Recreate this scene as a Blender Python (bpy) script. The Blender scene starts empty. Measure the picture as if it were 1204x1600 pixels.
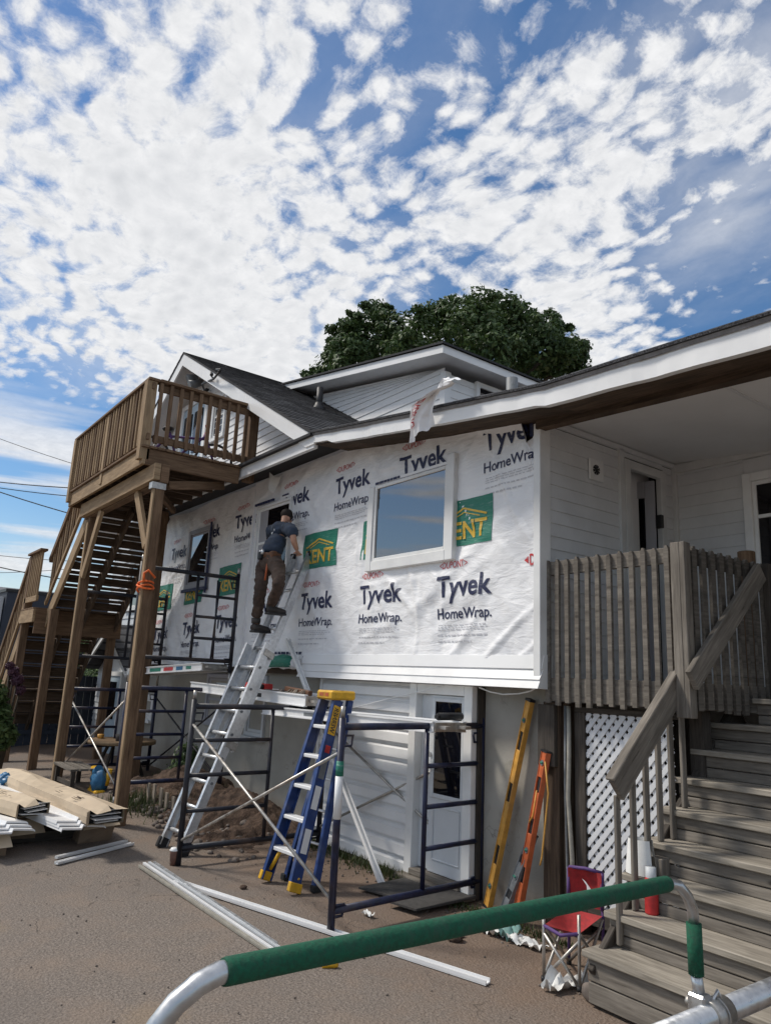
import bpy, bmesh, math, random
from mathutils import Vector, Matrix, noise
random.seed(7)
SC = bpy.context.scene
COL = SC.collection
S = 1.2          # one modelling unit is 1.2 m
CAMZ = 1.67

# ------------------------------------------------------------------ camera

def _basis():
    C = (602.0, 800.0); f = 1149.0
    def d(px, py): return Vector((px - C[0], -(py - C[1]), -f)).normalized()
    z = d(840, -4250); x = -d(-280, 1020); x = (x - z * x.dot(z)).normalized(); y = z.cross(x)
    return Matrix((x, y, z))            # world = R @ camera
RM = _basis()
cam_d = bpy.data.cameras.new('camera'); cam = bpy.data.objects.new('camera', cam_d); COL.objects.link(cam)
cam_d.sensor_fit = 'VERTICAL'; cam_d.sensor_height = 24.0; cam_d.lens = 24.0 * 1149 / 1600
cam_d.clip_start = 0.05; cam_d.clip_end = 2000
cam.matrix_world = Matrix.Translation((0, 0, CAMZ * S)) @ RM.to_4x4()
SC.camera = cam

# ------------------------------------------------------------------ sun, sky, exposure
SUNV = Vector((-0.50, -0.42, 0.76)).normalized()
sun_d = bpy.data.lights.new('sun', 'SUN'); sun_d.energy = 2.7; sun_d.angle = math.radians(9); sun_d.color = (1.0, 0.94, 0.85)
sun = bpy.data.objects.new('sun', sun_d); COL.objects.link(sun)
sun.rotation_euler = SUNV.to_track_quat('Z', 'Y').to_euler(); sun.location = (0, 0, 30)
SC.view_settings.view_transform = 'Standard'; SC.view_settings.look = 'None'
SC.view_settings.exposure = 0.18; SC.view_settings.gamma = 1.0

W = bpy.data.worlds.new('World'); SC.world = W; W.use_nodes = True
BLOBS = ((850, 110, 0.34, -0.30), (1150, 430, 0.24, -0.55), (1110, 370, 0.10, -0.2), (90, 425, 0.17, -0.34), (60, 640, 0.18, -0.40), (560, 180, 0.18, -0.16), (80, 40, .16, -.10),
         (330, 520, 0.34, 0.40), (150, 330, 0.24, 0.30), (20, 540, .14, .2), (420, 250, .2, .1), (830, 330, 0.26, 0.42), (1120, 200, 0.22, 0.34), (250, 100, 0.26, 0.10), (1000, 530, 0.16, 0.22), (80, 760, 0.22, -0.3), (60, 180, 0.14, -0.16), (430, 330, 0.09, -0.14), (640, 440, 0.10, -0.30), (740, 430, 0.07, -0.22), (520, 30, .2, .18), (800, 420, .08, -.16))
def world():
    nt = W.node_tree; nt.nodes.clear(); N = nt.nodes.new; L = nt.links.new
    def val(s, v):
        if hasattr(v, 'bl_idname') or isinstance(v, bpy.types.NodeSocket): L(v, s)
        else: s.default_value = v
    def M(op, a, b=0.0, c=0.0, clamp=False):
        n = N('ShaderNodeMath'); n.operation = op; n.use_clamp = clamp
        val(n.inputs[0], a); val(n.inputs[1], b); val(n.inputs[2], c); return n.outputs[0]
    def MR(v, a, b, c=0.0, d=1.0):
        n = N('ShaderNodeMapRange'); n.interpolation_type = 'SMOOTHSTEP'
        val(n.inputs[0], v); val(n.inputs[1], a); val(n.inputs[2], b); val(n.inputs[3], c); val(n.inputs[4], d); return n.outputs[0]
    out = N('ShaderNodeOutputWorld')
    sky = N('ShaderNodeTexSky'); sky.sky_type = 'NISHITA'; sky.sun_disc = False
    sky.sun_elevation = math.asin(SUNV.z); sky.sun_rotation = math.atan2(SUNV.x, SUNV.y)
    sky.air_density = 1.0; sky.dust_density = 0.6; sky.ozone_density = 1.6
    bg1 = N('ShaderNodeBackground'); bg1.inputs[1].default_value = 0.105
    hue = N('ShaderNodeHueSaturation'); hue.inputs['Saturation'].default_value = 1.32
    L(sky.outputs[0], hue.inputs['Color']); L(hue.outputs[0], bg1.inputs[0])
    tc = N('ShaderNodeTexCoord'); sep = N('ShaderNodeSeparateXYZ'); L(tc.outputs['Generated'], sep.inputs[0])
    x, y, z = sep.outputs
    zc = M('ADD', M('MAXIMUM', z, 0.0), 0.16)
    px = M('DIVIDE', x, zc); py = M('DIVIDE', y, zc)
    cv = N('ShaderNodeCombineXYZ'); L(px, cv.inputs[0]); L(py, cv.inputs[1])
    P = cv.outputs[0]
    def mapp(v, loc=(0, 0, 0), rot=0.0, sc=(1, 1, 1)):
        n = N('ShaderNodeMapping'); L(v, n.inputs[0]); n.inputs['Location'].default_value = loc
        n.inputs['Rotation'].default_value = (0, 0, rot); n.inputs['Scale'].default_value = sc; return n.outputs[0]
    def nz(v, sc, det=4.0, rough=0.55, dist=0.0):
        n = N('ShaderNodeTexNoise'); L(v, n.inputs['Vector']); n.inputs['Scale'].default_value = sc
        n.inputs['Detail'].default_value = det; n.inputs['Roughness'].default_value = rough; n.inputs['Distortion'].default_value = dist; return n.outputs[0]
    # warp
    wn = N('ShaderNodeTexNoise'); L(P, wn.inputs['Vector']); wn.inputs['Scale'].default_value = 5.0; wn.inputs['Detail'].default_value = 6
    ws = N('ShaderNodeVectorMath'); ws.operation = 'MULTIPLY_ADD'; L(wn.outputs['Color'], ws.inputs[0]); ws.inputs[1].default_value = (0.10, 0.10, 0); L(P, ws.inputs[2])
    PW = ws.outputs[0]
    vo = N('ShaderNodeTexVoronoi'); vo.feature = 'SMOOTH_F1'; L(mapp(PW, rot=0.5, sc=(1.0, 1.3, 1)), vo.inputs['Vector'])
    vo.inputs['Scale'].default_value = 21.0; vo.inputs['Smoothness'].default_value = 0.5
    cell = M('SUBTRACT', 0.5, vo.outputs['Distance'])                     # puffs
    fine = nz(PW, 26.0, 7.0, 0.68)
    big = nz(mapp(P, loc=(3.1, 1.7, 0), rot=0.55, sc=(1.0, 1.9, 1)), 1.15, 4.0, 0.55)
    mid = nz(mapp(PW, loc=(0.4, 0.9, 0), rot=0.7, sc=(1.0, 1.7, 1)), 5.5, 5.0, 0.62)
    cov = M('MULTIPLY_ADD', big, 0.50, 0.26)
    # bluer and denser stretches of this sky, by direction
    def blob(d, w, amp):
        n = N('ShaderNodeVectorMath'); n.operation = 'DISTANCE'; L(tc.outputs['Generated'], n.inputs[0]); n.inputs[1].default_value = d
        return MR(n.outputs['Value'], 0.0, w, amp, 0.0)
    def dirp(ux, uy): return (RM @ Vector((ux - 602, -(uy - 800), -1149.0))).normalized()
    for (ux, uy, w, a) in BLOBS:
        cov = M('ADD', cov, blob(dirp(ux, uy), w, a))
    cov = M('ADD', cov, blob(Vector((-.76, -.61, .22)).normalized(), 0.95, 0.50))
    dn = M('MULTIPLY_ADD', cell, 0.85, M('MULTIPLY_ADD', fine, 1.05, M('MULTIPLY_ADD', mid, 0.95, cov)))
    den = MR(dn, 1.17, 1.76)
    # thin flat bands low in the sky
    band = nz(mapp(tc.outputs['Generated'], sc=(1.3, 1.3, 16.0)), 2.1, 4.0, 0.5)
    bandm = M('MULTIPLY', MR(band, 0.46, 0.67), MR(z, 0.36, 0.25))
    low = M('MULTIPLY', den, MR(z, 0.24, 0.38))
    veil = nz(mapp(PW, loc=(2.0, 5.0, 0), rot=0.6, sc=(1.0, 2.2, 1)), 1.6, 6.0, 0.55)
    vm = M('ADD', blob(dirp(1130, 230), 0.26, 0.75), M('ADD', blob(dirp(300, 480), 0.40, 0.45), M('ADD', blob(dirp(800, 60), 0.3, 0.08), blob(dirp(560, 250), .4, .10))))
    low = M('MAXIMUM', low, M('MULTIPLY', M('MULTIPLY', MR(veil, 0.30, 0.66), vm), MR(z, 0.24, 0.38)))
    dens = M('MAXIMUM', low, M('MULTIPLY', bandm, 0.9))
    haze = MR(z, 0.20, -0.02, 0.0, 0.55)
    dens = M('MAXIMUM', dens, haze)
    # cloud body shading: thick middles slightly greyer, lumpy
    shade = MR(dn, 1.8, 2.7, 1.0, 0.86)
    lum = M('MULTIPLY', shade, M('MULTIPLY_ADD', fine, 0.42, 0.74))
    ccol = N('ShaderNodeMix'); ccol.data_type = 'RGBA'; ccol.inputs[6].default_value = (0.60, 0.70, 0.84, 1); ccol.inputs[7].default_value = (0.98, 0.985, 1.0, 1)
    L(M('MULTIPLY', lum, 1.0, clamp=True), ccol.inputs[0])
    bg2 = N('ShaderNodeBackground'); L(ccol.outputs[2], bg2.inputs[0]); L(M('MULTIPLY', lum, 0.80), bg2.inputs[1])
    mx = N('ShaderNodeMixShader'); L(dens, mx.inputs[0]); L(bg1.outputs[0], mx.inputs[1]); L(bg2.outputs[0], mx.inputs[2])
    L(mx.outputs[0], out.inputs[0])
world()
W.cycles.sampling_method = 'MANUAL'; W.cycles.sample_map_resolution = 1024

# ------------------------------------------------------------------ picture point -> real point on a real plane (modelling units)
ORG = Vector((0, 0, CAMZ))
def ray(px, py): return RM @ Vector((px - 602.0, -(py - 800.0), -1149.0))
def onY(px, py, Y): r = ray(px, py); return ORG + r * (Y / r.y)
def onX(px, py, X): r = ray(px, py); return ORG + r * (X / r.x)
def onZ(px, py, Z): r = ray(px, py); return ORG + r * ((Z - CAMZ) / r.z)

# ------------------------------------------------------------------ materials
MATS = {}
class NB:
    def __init__(s, name):
        m = bpy.data.materials.new(name); m.use_nodes = True; s.m = m; s.nt = m.node_tree; s.nt.nodes.clear()
        s.out = s.N('ShaderNodeOutputMaterial'); s.p = s.N('ShaderNodeBsdfPrincipled'); s.L(s.p.outputs[0], s.out.inputs[0])
        s.tc = s.N('ShaderNodeTexCoord'); s.geo = s.N('ShaderNodeNewGeometry'); MATS[name] = m
    def N(s, t): return s.nt.nodes.new(t)
    def L(s, a, b): s.nt.links.new(a, b)
    def set(s, sock, v):
        if isinstance(v, bpy.types.NodeSocket): s.L(v, sock)
        else: sock.default_value = v
    def math(s, op, a, b=0.0, c=0.0, clamp=False):
        n = s.N('ShaderNodeMath'); n.operation = op; n.use_clamp = clamp
        s.set(n.inputs[0], a); s.set(n.inputs[1], b); s.set(n.inputs[2], c); return n.outputs[0]
    def mapr(s, v, a, b, c=0.0, d=1.0):
        n = s.N('ShaderNodeMapRange'); n.interpolation_type = 'SMOOTHSTEP'
        for i, q in enumerate((v, a, b, c, d)): s.set(n.inputs[i], q)
        return n.outputs[0]
    def map(s, v, loc=(0, 0, 0), rot=(0, 0, 0), sc=(1, 1, 1)):
        n = s.N('ShaderNodeMapping'); s.L(v, n.inputs[0]); n.inputs[1].default_value = loc; n.inputs[2].default_value = rot; n.inputs[3].default_value = sc; return n.outputs[0]
    def noise(s, v, sc, det=3.0, rough=0.55, dist=0.0, w=None):
        n = s.N('ShaderNodeTexNoise'); s.L(v, n.inputs['Vector']); n.inputs['Scale'].default_value = sc; n.inputs['Detail'].default_value = det
        n.inputs['Roughness'].default_value = rough; n.inputs['Distortion'].default_value = dist
        if w is not None: n.noise_dimensions = '4D'; s.L(w, n.inputs['W'])
        return n.outputs[0]
    def mix(s, f, a, b, mode='MIX'):
        n = s.N('ShaderNodeMix'); n.data_type = 'RGBA'; n.blend_type = mode
        s.set(n.inputs[0], f)
        for i, q in ((6, a), (7, b)):
            if isinstance(q, bpy.types.NodeSocket): s.L(q, n.inputs[i])
            else: n.inputs[i].default_value = (*q, 1)
        return n.outputs[2]
    def bump(s, h, strength=0.4, dist=0.01):
        n = s.N('ShaderNodeBump'); n.inputs['Strength'].default_value = strength; n.inputs['Distance'].default_value = dist
        s.L(h, n.inputs['Height']); s.L(n.outputs[0], s.p.inputs['Normal'])
    def color(s, c):
        if isinstance(c, bpy.types.NodeSocket): s.L(c, s.p.inputs['Base Color'])
        else: s.p.inputs['Base Color'].default_value = (*c, 1)
    def rough(s, r): s.set(s.p.inputs['Roughness'], r)
    @property
    def island(s): return s.geo.outputs['Random Per Island']

def scl(c, k): return tuple(min(1, q * k) for q in c)
def plain(name, c, rough=0.6, metal=0.0, var=0.25, sc=14.0, bmp=0.15, spec=0.5, dirt=None, iso=0.0):
    b = NB(name); g = b.tc.outputs['Object']
    n = b.noise(g, sc, 4, 0.6); n2 = b.noise(g, sc * 0.17, 3, 0.6)
    col = b.mix(b.mapr(n, 0.3, 0.7), scl(c, 1 - var), scl(c, 1 + var * 0.6))
    if dirt: col = b.mix(b.math('MULTIPLY', b.mapr(n2, 0.48, 0.72), 0.6), col, dirt)
    if iso: col = b.mix(b.math('MULTIPLY', b.island, iso), col, scl(c, 0.45))
    b.color(col); b.rough(b.mapr(n, 0.2, 0.8, max(0.03, rough - 0.1), min(1, rough + 0.12))); b.p.inputs['Metallic'].default_value = metal
    b.p.inputs['Specular IOR Level'].default_value = spec
    if bmp: b.bump(n, bmp, 0.004)
    return b.m
def wood(name, c1, c2, crack=(0.02, 0.018, 0.015), var=0.35, crackamt=0.7, knots=True):
    b = NB(name); uv = b.tc.outputs['UV']
    off = b.math('MULTIPLY', b.island, 37.0)
    grain = b.noise(b.map(uv, sc=(2.2, 34.0, 1)), 1.6, 5, 0.65, 0.4, w=off)
    broad = b.noise(b.map(uv, sc=(1.6, 6.0, 1)), 1.4, 3, 0.6, 0.5, w=off)
    col = b.mix(b.mapr(grain, 0.32, 0.68), c1, c2)
    col = b.mix(b.mapr(broad, 0.35, 0.7, 0, 0.55), col, scl(c1, 0.55))
    if knots:
        v = b.N('ShaderNodeTexVoronoi'); v.voronoi_dimensions = '4D'; b.L(b.map(uv, sc=(1.0, 2.0, 1)), v.inputs['Vector']); b.L(off, v.inputs['W']); v.inputs['Scale'].default_value = 2.6
        col = b.mix(b.mapr(v.outputs['Distance'], 0.03, 0.10, 0.75, 0.0), col, scl(c1, 0.25))
    gl = b.mapr(grain, 0.30, 0.38, crackamt, 0.0)
    col = b.mix(gl, col, crack)
    hs = b.N('ShaderNodeHueSaturation'); b.L(col, hs.inputs['Color']); b.L(b.mapr(b.island, 0.0, 1.0, 1 - var, 1 + var * 0.7), hs.inputs['Value'])
    b.color(hs.outputs[0]); b.rough(0.85); b.p.inputs['Specular IOR Level'].default_value = 0.25
    b.bump(grain, 0.5, 0.004); return b.m

wood('treated', (0.108, 0.066, 0.040), (0.190, 0.122, 0.074))
wood('treated_pale_sunlit', (0.23, 0.155, 0.092), (0.34, 0.245, 0.150), crackamt=0.35)  # paler treated wood: pale boards, and sunlit front faces put into the colour
wood('weathered', (0.125, 0.109, 0.092), (0.225, 0.200, 0.170))
wood('weathered_dark', (0.045, 0.038, 0.032), (0.085, 0.073, 0.062))
wood('tread', (0.19, 0.168, 0.138), (0.34, 0.305, 0.255))
wood('old_brown', (0.055, 0.038, 0.027), (0.115, 0.080, 0.055), var=0.45)
wood('pallet_wood', (0.28, 0.23, 0.18), (0.42, 0.36, 0.29))
plain('vinyl', (0.78, 0.78, 0.78), 0.45, var=0.05, sc=3.0, bmp=0.05)
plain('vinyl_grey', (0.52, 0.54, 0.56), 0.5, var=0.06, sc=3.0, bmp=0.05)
plain('white_trim', (0.80, 0.80, 0.79), 0.42, var=0.06, sc=4.0, bmp=0.08, dirt=(0.55, 0.54, 0.52))
plain('white_metal', (0.80, 0.80, 0.80), 0.34, var=0.05, sc=2.0, bmp=0.25, dirt=(0.60, 0.60, 0.58))
plain('drip_grey', (0.22, 0.22, 0.23), 0.4, metal=0.3)
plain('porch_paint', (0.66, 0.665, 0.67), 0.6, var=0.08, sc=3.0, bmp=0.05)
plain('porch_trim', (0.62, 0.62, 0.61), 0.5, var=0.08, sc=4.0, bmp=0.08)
plain('ceiling', (0.74, 0.74, 0.74), 0.7, var=0.04, sc=2.0)
plain('steel', (0.48, 0.46, 0.43), 0.42, metal=0.75, var=0.3, dirt=(0.24, 0.15, 0.09))
plain('aluminium', (0.66, 0.67, 0.68), 0.36, metal=0.7, var=0.15, sc=22)
plain('navy_paint', (0.009, 0.014, 0.048), 0.42, var=0.4, dirt=(0.10, 0.07, 0.06))
plain('black_paint', (0.014, 0.016, 0.026), 0.5, var=0.4, dirt=(0.09, 0.06, 0.045))
plain('blue_fibre', (0.015, 0.045, 0.17), 0.4, var=0.25, dirt=(0.22, 0.22, 0.25))
plain('yellow', (0.72, 0.40, 0.02), 0.45, var=0.2, dirt=(0.35, 0.2, 0.03))
plain('level_yellow', (0.62, 0.32, 0.06), 0.5, var=0.2, dirt=(0.40, 0.24, 0.09))
plain('orange', (0.52, 0.115, 0.035), 0.5, var=0.2, dirt=(0.32, 0.11, 0.05))
plain('red', (0.50, 0.03, 0.03), 0.5, var=0.25)
plain('red_cloth', (0.34, 0.028, 0.030), 0.85, var=0.25, sc=30)
plain('purple', (0.10, 0.05, 0.18), 0.7)
plain('black', (0.014, 0.014, 0.016), 0.5, var=0.3)
plain('rubber', (0.02, 0.02, 0.022), 0.85, var=0.3)
plain('grey_plastic', (0.16, 0.17, 0.18), 0.5)
plain('foam_green', (0.006, 0.088, 0.046), 0.85, var=0.3, sc=70, bmp=0.8, dirt=(0.03, 0.075, 0.05))
plain('tube_alu', (0.58, 0.59, 0.60), 0.34, metal=0.9, var=0.14, sc=24, bmp=0.05, dirt=(0.40, 0.40, 0.40))
plain('cardboard', (0.56, 0.45, 0.32), 0.8, var=0.12, sc=6, dirt=(0.44, 0.34, 0.24))
plain('cardboard_dark', (0.27, 0.19, 0.13), 0.85, var=0.2, sc=6)
plain('paper', (0.78, 0.78, 0.76), 0.75, var=0.05)
plain('ink_brown', (0.10, 0.065, 0.04), 0.8)
plain('ink_dark', (0.03, 0.03, 0.035), 0.8)
plain('trousers', (0.060, 0.036, 0.026), 0.9, var=0.4, sc=18, dirt=(0.12, 0.09, 0.07))
plain('shirt', (0.030, 0.045, 0.075), 0.9, var=0.35, sc=14)
plain('skin', (0.46, 0.25, 0.17), 0.55, var=0.1)
plain('hair', (0.020, 0.014, 0.011), 0.8)
plain('leather', (0.13, 0.055, 0.025), 0.7)
plain('boot', (0.035, 0.030, 0.028), 0.7, var=0.4, dirt=(0.12, 0.10, 0.09))
plain('cup_brown', (0.19, 0.10, 0.08), 0.6)
plain('conduit', (0.36, 0.34, 0.29), 0.5, var=0.15)
plain('toy_blue', (0.03, 0.15, 0.30), 0.45)
plain('toy_yellow', (0.75, 0.42, 0.02), 0.4)
plain('dark_wall', (0.028, 0.036, 0.055), 0.7, var=0.2, sc=2)
plain('roof_grey', (0.16, 0.165, 0.175), 0.8, var=0.15)
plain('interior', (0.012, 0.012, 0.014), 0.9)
plain('door_white', (0.66, 0.68, 0.70), 0.4, var=0.05, sc=3)
plain('door_blue', (0.42, 0.52, 0.60), 0.45, var=0.05, sc=3)
plain('door_grey', (0.34, 0.34, 0.37), 0.5, var=0.06, sc=3)
plain('bark', (0.07, 0.055, 0.04), 0.9, var=0.4, sc=20, bmp=0.7)
plain('rock', (0.17, 0.14, 0.12), 0.9, var=0.4, sc=9, bmp=0.7)
plain('mat_dark', (0.055, 0.052, 0.05), 0.9, var=0.35, sc=30, bmp=0.5)
plain('scrap_green', (0.16, 0.30, 0.28), 0.7)
plain('lattice_white', (0.70, 0.71, 0.73), 0.5, var=0.05, sc=3)
plain('strap_orange', (0.85, 0.16, 0.03), 0.7)
plain('cable_black', (0.012, 0.012, 0.014), 0.6)

def m_leaf(name, a, b_):
    b = NB(name); f = b.mix(b.island, a, b_)
    b.color(f); b.rough(0.5); b.p.inputs['Specular IOR Level'].default_value = 0.35
    tr = b.N('ShaderNodeBsdfTranslucent'); b.L(f, tr.inputs[0]); mx = b.N('ShaderNodeMixShader'); mx.inputs[0].default_value = 0.22
    b.L(b.p.outputs[0], mx.inputs[1]); b.L(tr.outputs[0], mx.inputs[2]); b.L(mx.outputs[0], b.out.inputs[0])
m_leaf('leaf', (0.030, 0.062, 0.020), (0.080, 0.130, 0.040))
m_leaf('leaf_light', (0.050, 0.095, 0.028), (0.12, 0.17, 0.055))
m_leaf('leaf_purple', (0.060, 0.022, 0.045), (0.12, 0.05, 0.07))
m_leaf('grass', (0.030, 0.050, 0.014), (0.085, 0.10, 0.035))

def m_glass(name, tint=(0.012, 0.014, 0.017), ior=1.9, rough=0.015):
    b = NB(name); b.color(tint); b.rough(rough); b.p.inputs['IOR'].default_value = ior
    n = b.noise(b.tc.outputs['Object'], 0.9, 2, 0.5); b.bump(n, 0.05, 0.02)
m_glass('glass', ior=2.7); m_glass('glass_dark', (0.006, 0.006, 0.008), 1.5, 0.03)

def m_wrap():
    b = NB('wrap'); g = b.tc.outputs['Object']
    n1 = b.noise(b.map(g, rot=(0, 0.55, 0), sc=(3, 3, 9)), 1.0, 5, 0.55, 1.2)
    n2 = b.noise(b.map(g, rot=(0, -0.75, 0), sc=(2.6, 2.6, 8)), 1.0, 5, 0.55, 1.4)
    n3 = b.noise(g, 3.0, 4, 0.6)
    h = b.math('ADD', b.math('MULTIPLY', n1, 0.6), b.math('ADD', b.math('MULTIPLY', n2, 0.6), b.math('MULTIPLY', n3, 0.5)))
    b.color(b.mix(b.mapr(n3, 0.3, 0.7), (0.80, 0.80, 0.815), (0.86, 0.86, 0.87))); b.rough(0.48)
    b.bump(h, 0.5, 0.035)
m_wrap()
def m_ink(name, c, fade=0.16):
    b = NB(name); g = b.tc.outputs['Object']; n = b.noise(b.map(g, rot=(0, 0.55, 0), sc=(7, 7, 40)), 1.0, 4, 0.6)
    b.color(b.mix(b.mapr(n, 0.52, 0.78, 0, fade * 3), c, (0.62, 0.62, 0.66))); b.rough(0.5); b.bump(n, 0.4, 0.02)
m_ink('ink_navy', (0.016, 0.022, 0.075), 0.06); m_ink('ink_red', (0.55, 0.035, 0.04), 0.14); m_ink('ink_green', (0.014, 0.185, 0.125), 0.08)
m_ink('ink_yellow', (0.66, 0.42, 0.04), 0.10); m_ink('ink_grey', (0.56, 0.56, 0.59), 0.2)

def m_stucco():
    b = NB('stucco'); g = b.tc.outputs['Object']
    big = b.noise(g, 0.8, 4, 0.6); mid = b.noise(g, 5.0, 5, 0.65); fine = b.noise(g, 55.0, 3, 0.6)
    c = b.mix(b.mapr(big, 0.35, 0.68), (0.30, 0.285, 0.25), (0.40, 0.38, 0.34))
    c = b.mix(b.mapr(mid, 0.58, 0.72, 0, 0.5), c, (0.24, 0.22, 0.19))
    nn = b.N('ShaderNodeTexNoise'); b.L(g, nn.inputs['Vector']); nn.inputs['Scale'].default_value = 2.2; nn.inputs['Detail'].default_value = 6; wv = b.N('ShaderNodeVectorMath'); wv.operation = 'MULTIPLY_ADD'; b.L(nn.outputs['Color'], wv.inputs[0]); wv.inputs[1].default_value = (1.3, 1.3, 1.3); b.L(g, wv.inputs[2])
    vo = b.N('ShaderNodeTexVoronoi'); vo.feature = 'DISTANCE_TO_EDGE'; b.L(wv.outputs[0], vo.inputs[0]); vo.inputs['Scale'].default_value = 0.6
    c = b.mix(b.math('MULTIPLY', b.mapr(vo.outputs['Distance'], 0.0, 0.007, 0.6, 0.0), b.mapr(big, 0.45, 0.6)), c, (0.14, 0.13, 0.12))
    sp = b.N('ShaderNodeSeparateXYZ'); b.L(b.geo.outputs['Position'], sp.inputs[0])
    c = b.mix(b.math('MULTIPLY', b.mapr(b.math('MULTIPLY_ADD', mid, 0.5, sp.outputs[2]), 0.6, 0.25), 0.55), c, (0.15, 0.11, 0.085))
    b.color(c); b.rough(0.92); b.bump(b.math('ADD', mid, b.math('MULTIPLY', fine, 0.4)), 0.5, 0.012)
m_stucco()
def m_shingle():
    b = NB('shingle'); uv = b.tc.outputs['UV']
    br = b.N('ShaderNodeTexBrick'); b.L(uv, br.inputs[0]); br.inputs['Scale'].default_value = 1.0
    br.inputs['Brick Width'].default_value = 0.30; br.inputs['Row Height'].default_value = 0.14; br.inputs['Mortar Size'].default_value = 0.014
    br.inputs['Color1'].default_value = (0.040, 0.042, 0.048, 1); br.inputs['Color2'].default_value = (0.19, 0.195, 0.21, 1); br.inputs['Mortar'].default_value = (0.008, 0.008, 0.01, 1)
    br.offset = 0.37; br.offset_frequency = 2
    n = b.noise(uv, 90.0, 3, 0.7); n2 = b.noise(uv, 2.5, 3, 0.6)
    c = b.mix(b.mapr(n, 0.35, 0.7, 0, 0.6), br.outputs[0], (0.20, 0.20, 0.21)); c = b.mix(b.mapr(n2, 0.4, 0.7, 0, 0.4), c, (0.02, 0.02, 0.022))
    b.color(c); b.rough(0.95); b.p.inputs['Specular IOR Level'].default_value = 0.2; b.bump(b.math('ADD', n, b.math('MULTIPLY', br.outputs['Fac'], -1.5)), 0.6, 0.012)
m_shingle()
def m_ground():
    b = NB('asphalt'); g = b.geo.outputs['Position']
    fine = b.noise(g, 52.0, 4, 0.85); f2 = b.noise(g, 24.0, 4, 0.7); mid = b.noise(g, 2.2, 5, 0.6); big = b.noise(g, 0.42, 4, 0.55)
    vo = b.N('ShaderNodeTexVoronoi'); b.L(g, vo.inputs[0]); vo.inputs['Scale'].default_value = 55.0
    c = b.mix(b.mapr(fine, 0.35, 0.68), (0.125, 0.104, 0.088), (0.295, 0.250, 0.214))
    c = b.mix(b.mapr(vo.outputs['Distance'], 0.08, 0.24, 0.5, 0.0), c, (0.36, 0.33, 0.30))
    c = b.mix(b.mapr(mid, 0.42, 0.72, 0, 0.45), c, (0.265, 0.200, 0.152))
    c = b.mix(b.mapr(big, 0.46, 0.66, 0, 0.5), c, (0.155, 0.135, 0.120))
    # dusty reddish strip of soil washed along the foot of the wall
    sp = b.N('ShaderNodeSeparateXYZ'); b.L(g, sp.inputs[0])
    ew = b.math('MULTIPLY_ADD', mid, 1.6, sp.outputs[1])
    c = b.mix(b.mapr(ew, 3.9, 5.4, 0, 0.6), c, (0.20, 0.132, 0.090))
    # sandy stains on the near asphalt
    for (x, y, r) in ((-3.9 * S, 1.62 * S, 0.16), (-5.6 * S, 1.15 * S, 0.10)):
        d = b.N('ShaderNodeVectorMath'); d.operation = 'DISTANCE'; b.L(g, d.inputs[0]); d.inputs[1].default_value = (x, y, 0)
        dd = b.math('MULTIPLY_ADD', f2, 0.35, d.outputs['Value'])
        c = b.mix(b.mapr(dd, r + 0.08, r + 0.30, 0.40, 0.0), c, (0.30, 0.22, 0.14))
    cr = b.N('ShaderNodeTexVoronoi'); cr.feature = 'DISTANCE_TO_EDGE'
    wv = b.N('ShaderNodeVectorMath'); wv.operation = 'MULTIPLY_ADD'; nn = b.N('ShaderNodeTexNoise'); b.L(g, nn.inputs['Vector']); nn.inputs['Scale'].default_value = 1.6; nn.inputs['Detail'].default_value = 5
    b.L(nn.outputs['Color'], wv.inputs[0]); wv.inputs[1].default_value = (2.2, 2.2, 0); b.L(g, wv.inputs[2]); b.L(wv.outputs[0], cr.inputs[0]); cr.inputs['Scale'].default_value = 0.34
    c = b.mix(b.math('MULTIPLY', b.mapr(cr.outputs['Distance'], 0.0, 0.006, 0.7, 0.0), b.mapr(mid, 0.42, 0.6)), c, (0.03, 0.027, 0.025))
    b.color(c); b.rough(b.mapr(fine, 0.3, 0.7, 0.75, 0.95)); b.p.inputs['Specular IOR Level'].default_value = 0.25
    b.bump(b.math('ADD', b.math('MULTIPLY', fine, 0.8), b.math('ADD', f2, b.math('MULTIPLY', vo.outputs['Distance'], -0.6))), 0.8, 0.012)
m_ground()
def m_soil():
    b = NB('soil'); g = b.geo.outputs['Position']
    n = b.noise(g, 9.0, 6, 0.7); f = b.noise(g, 45.0, 3, 0.7)
    b.color(b.mix(b.mapr(n, 0.32, 0.7), (0.050, 0.030, 0.020), (0.150, 0.095, 0.065))); b.rough(0.95); b.bump(b.math('ADD', n, b.math('MULTIPLY', f, 0.5)), 1.0, 0.05)
m_soil()

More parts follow.
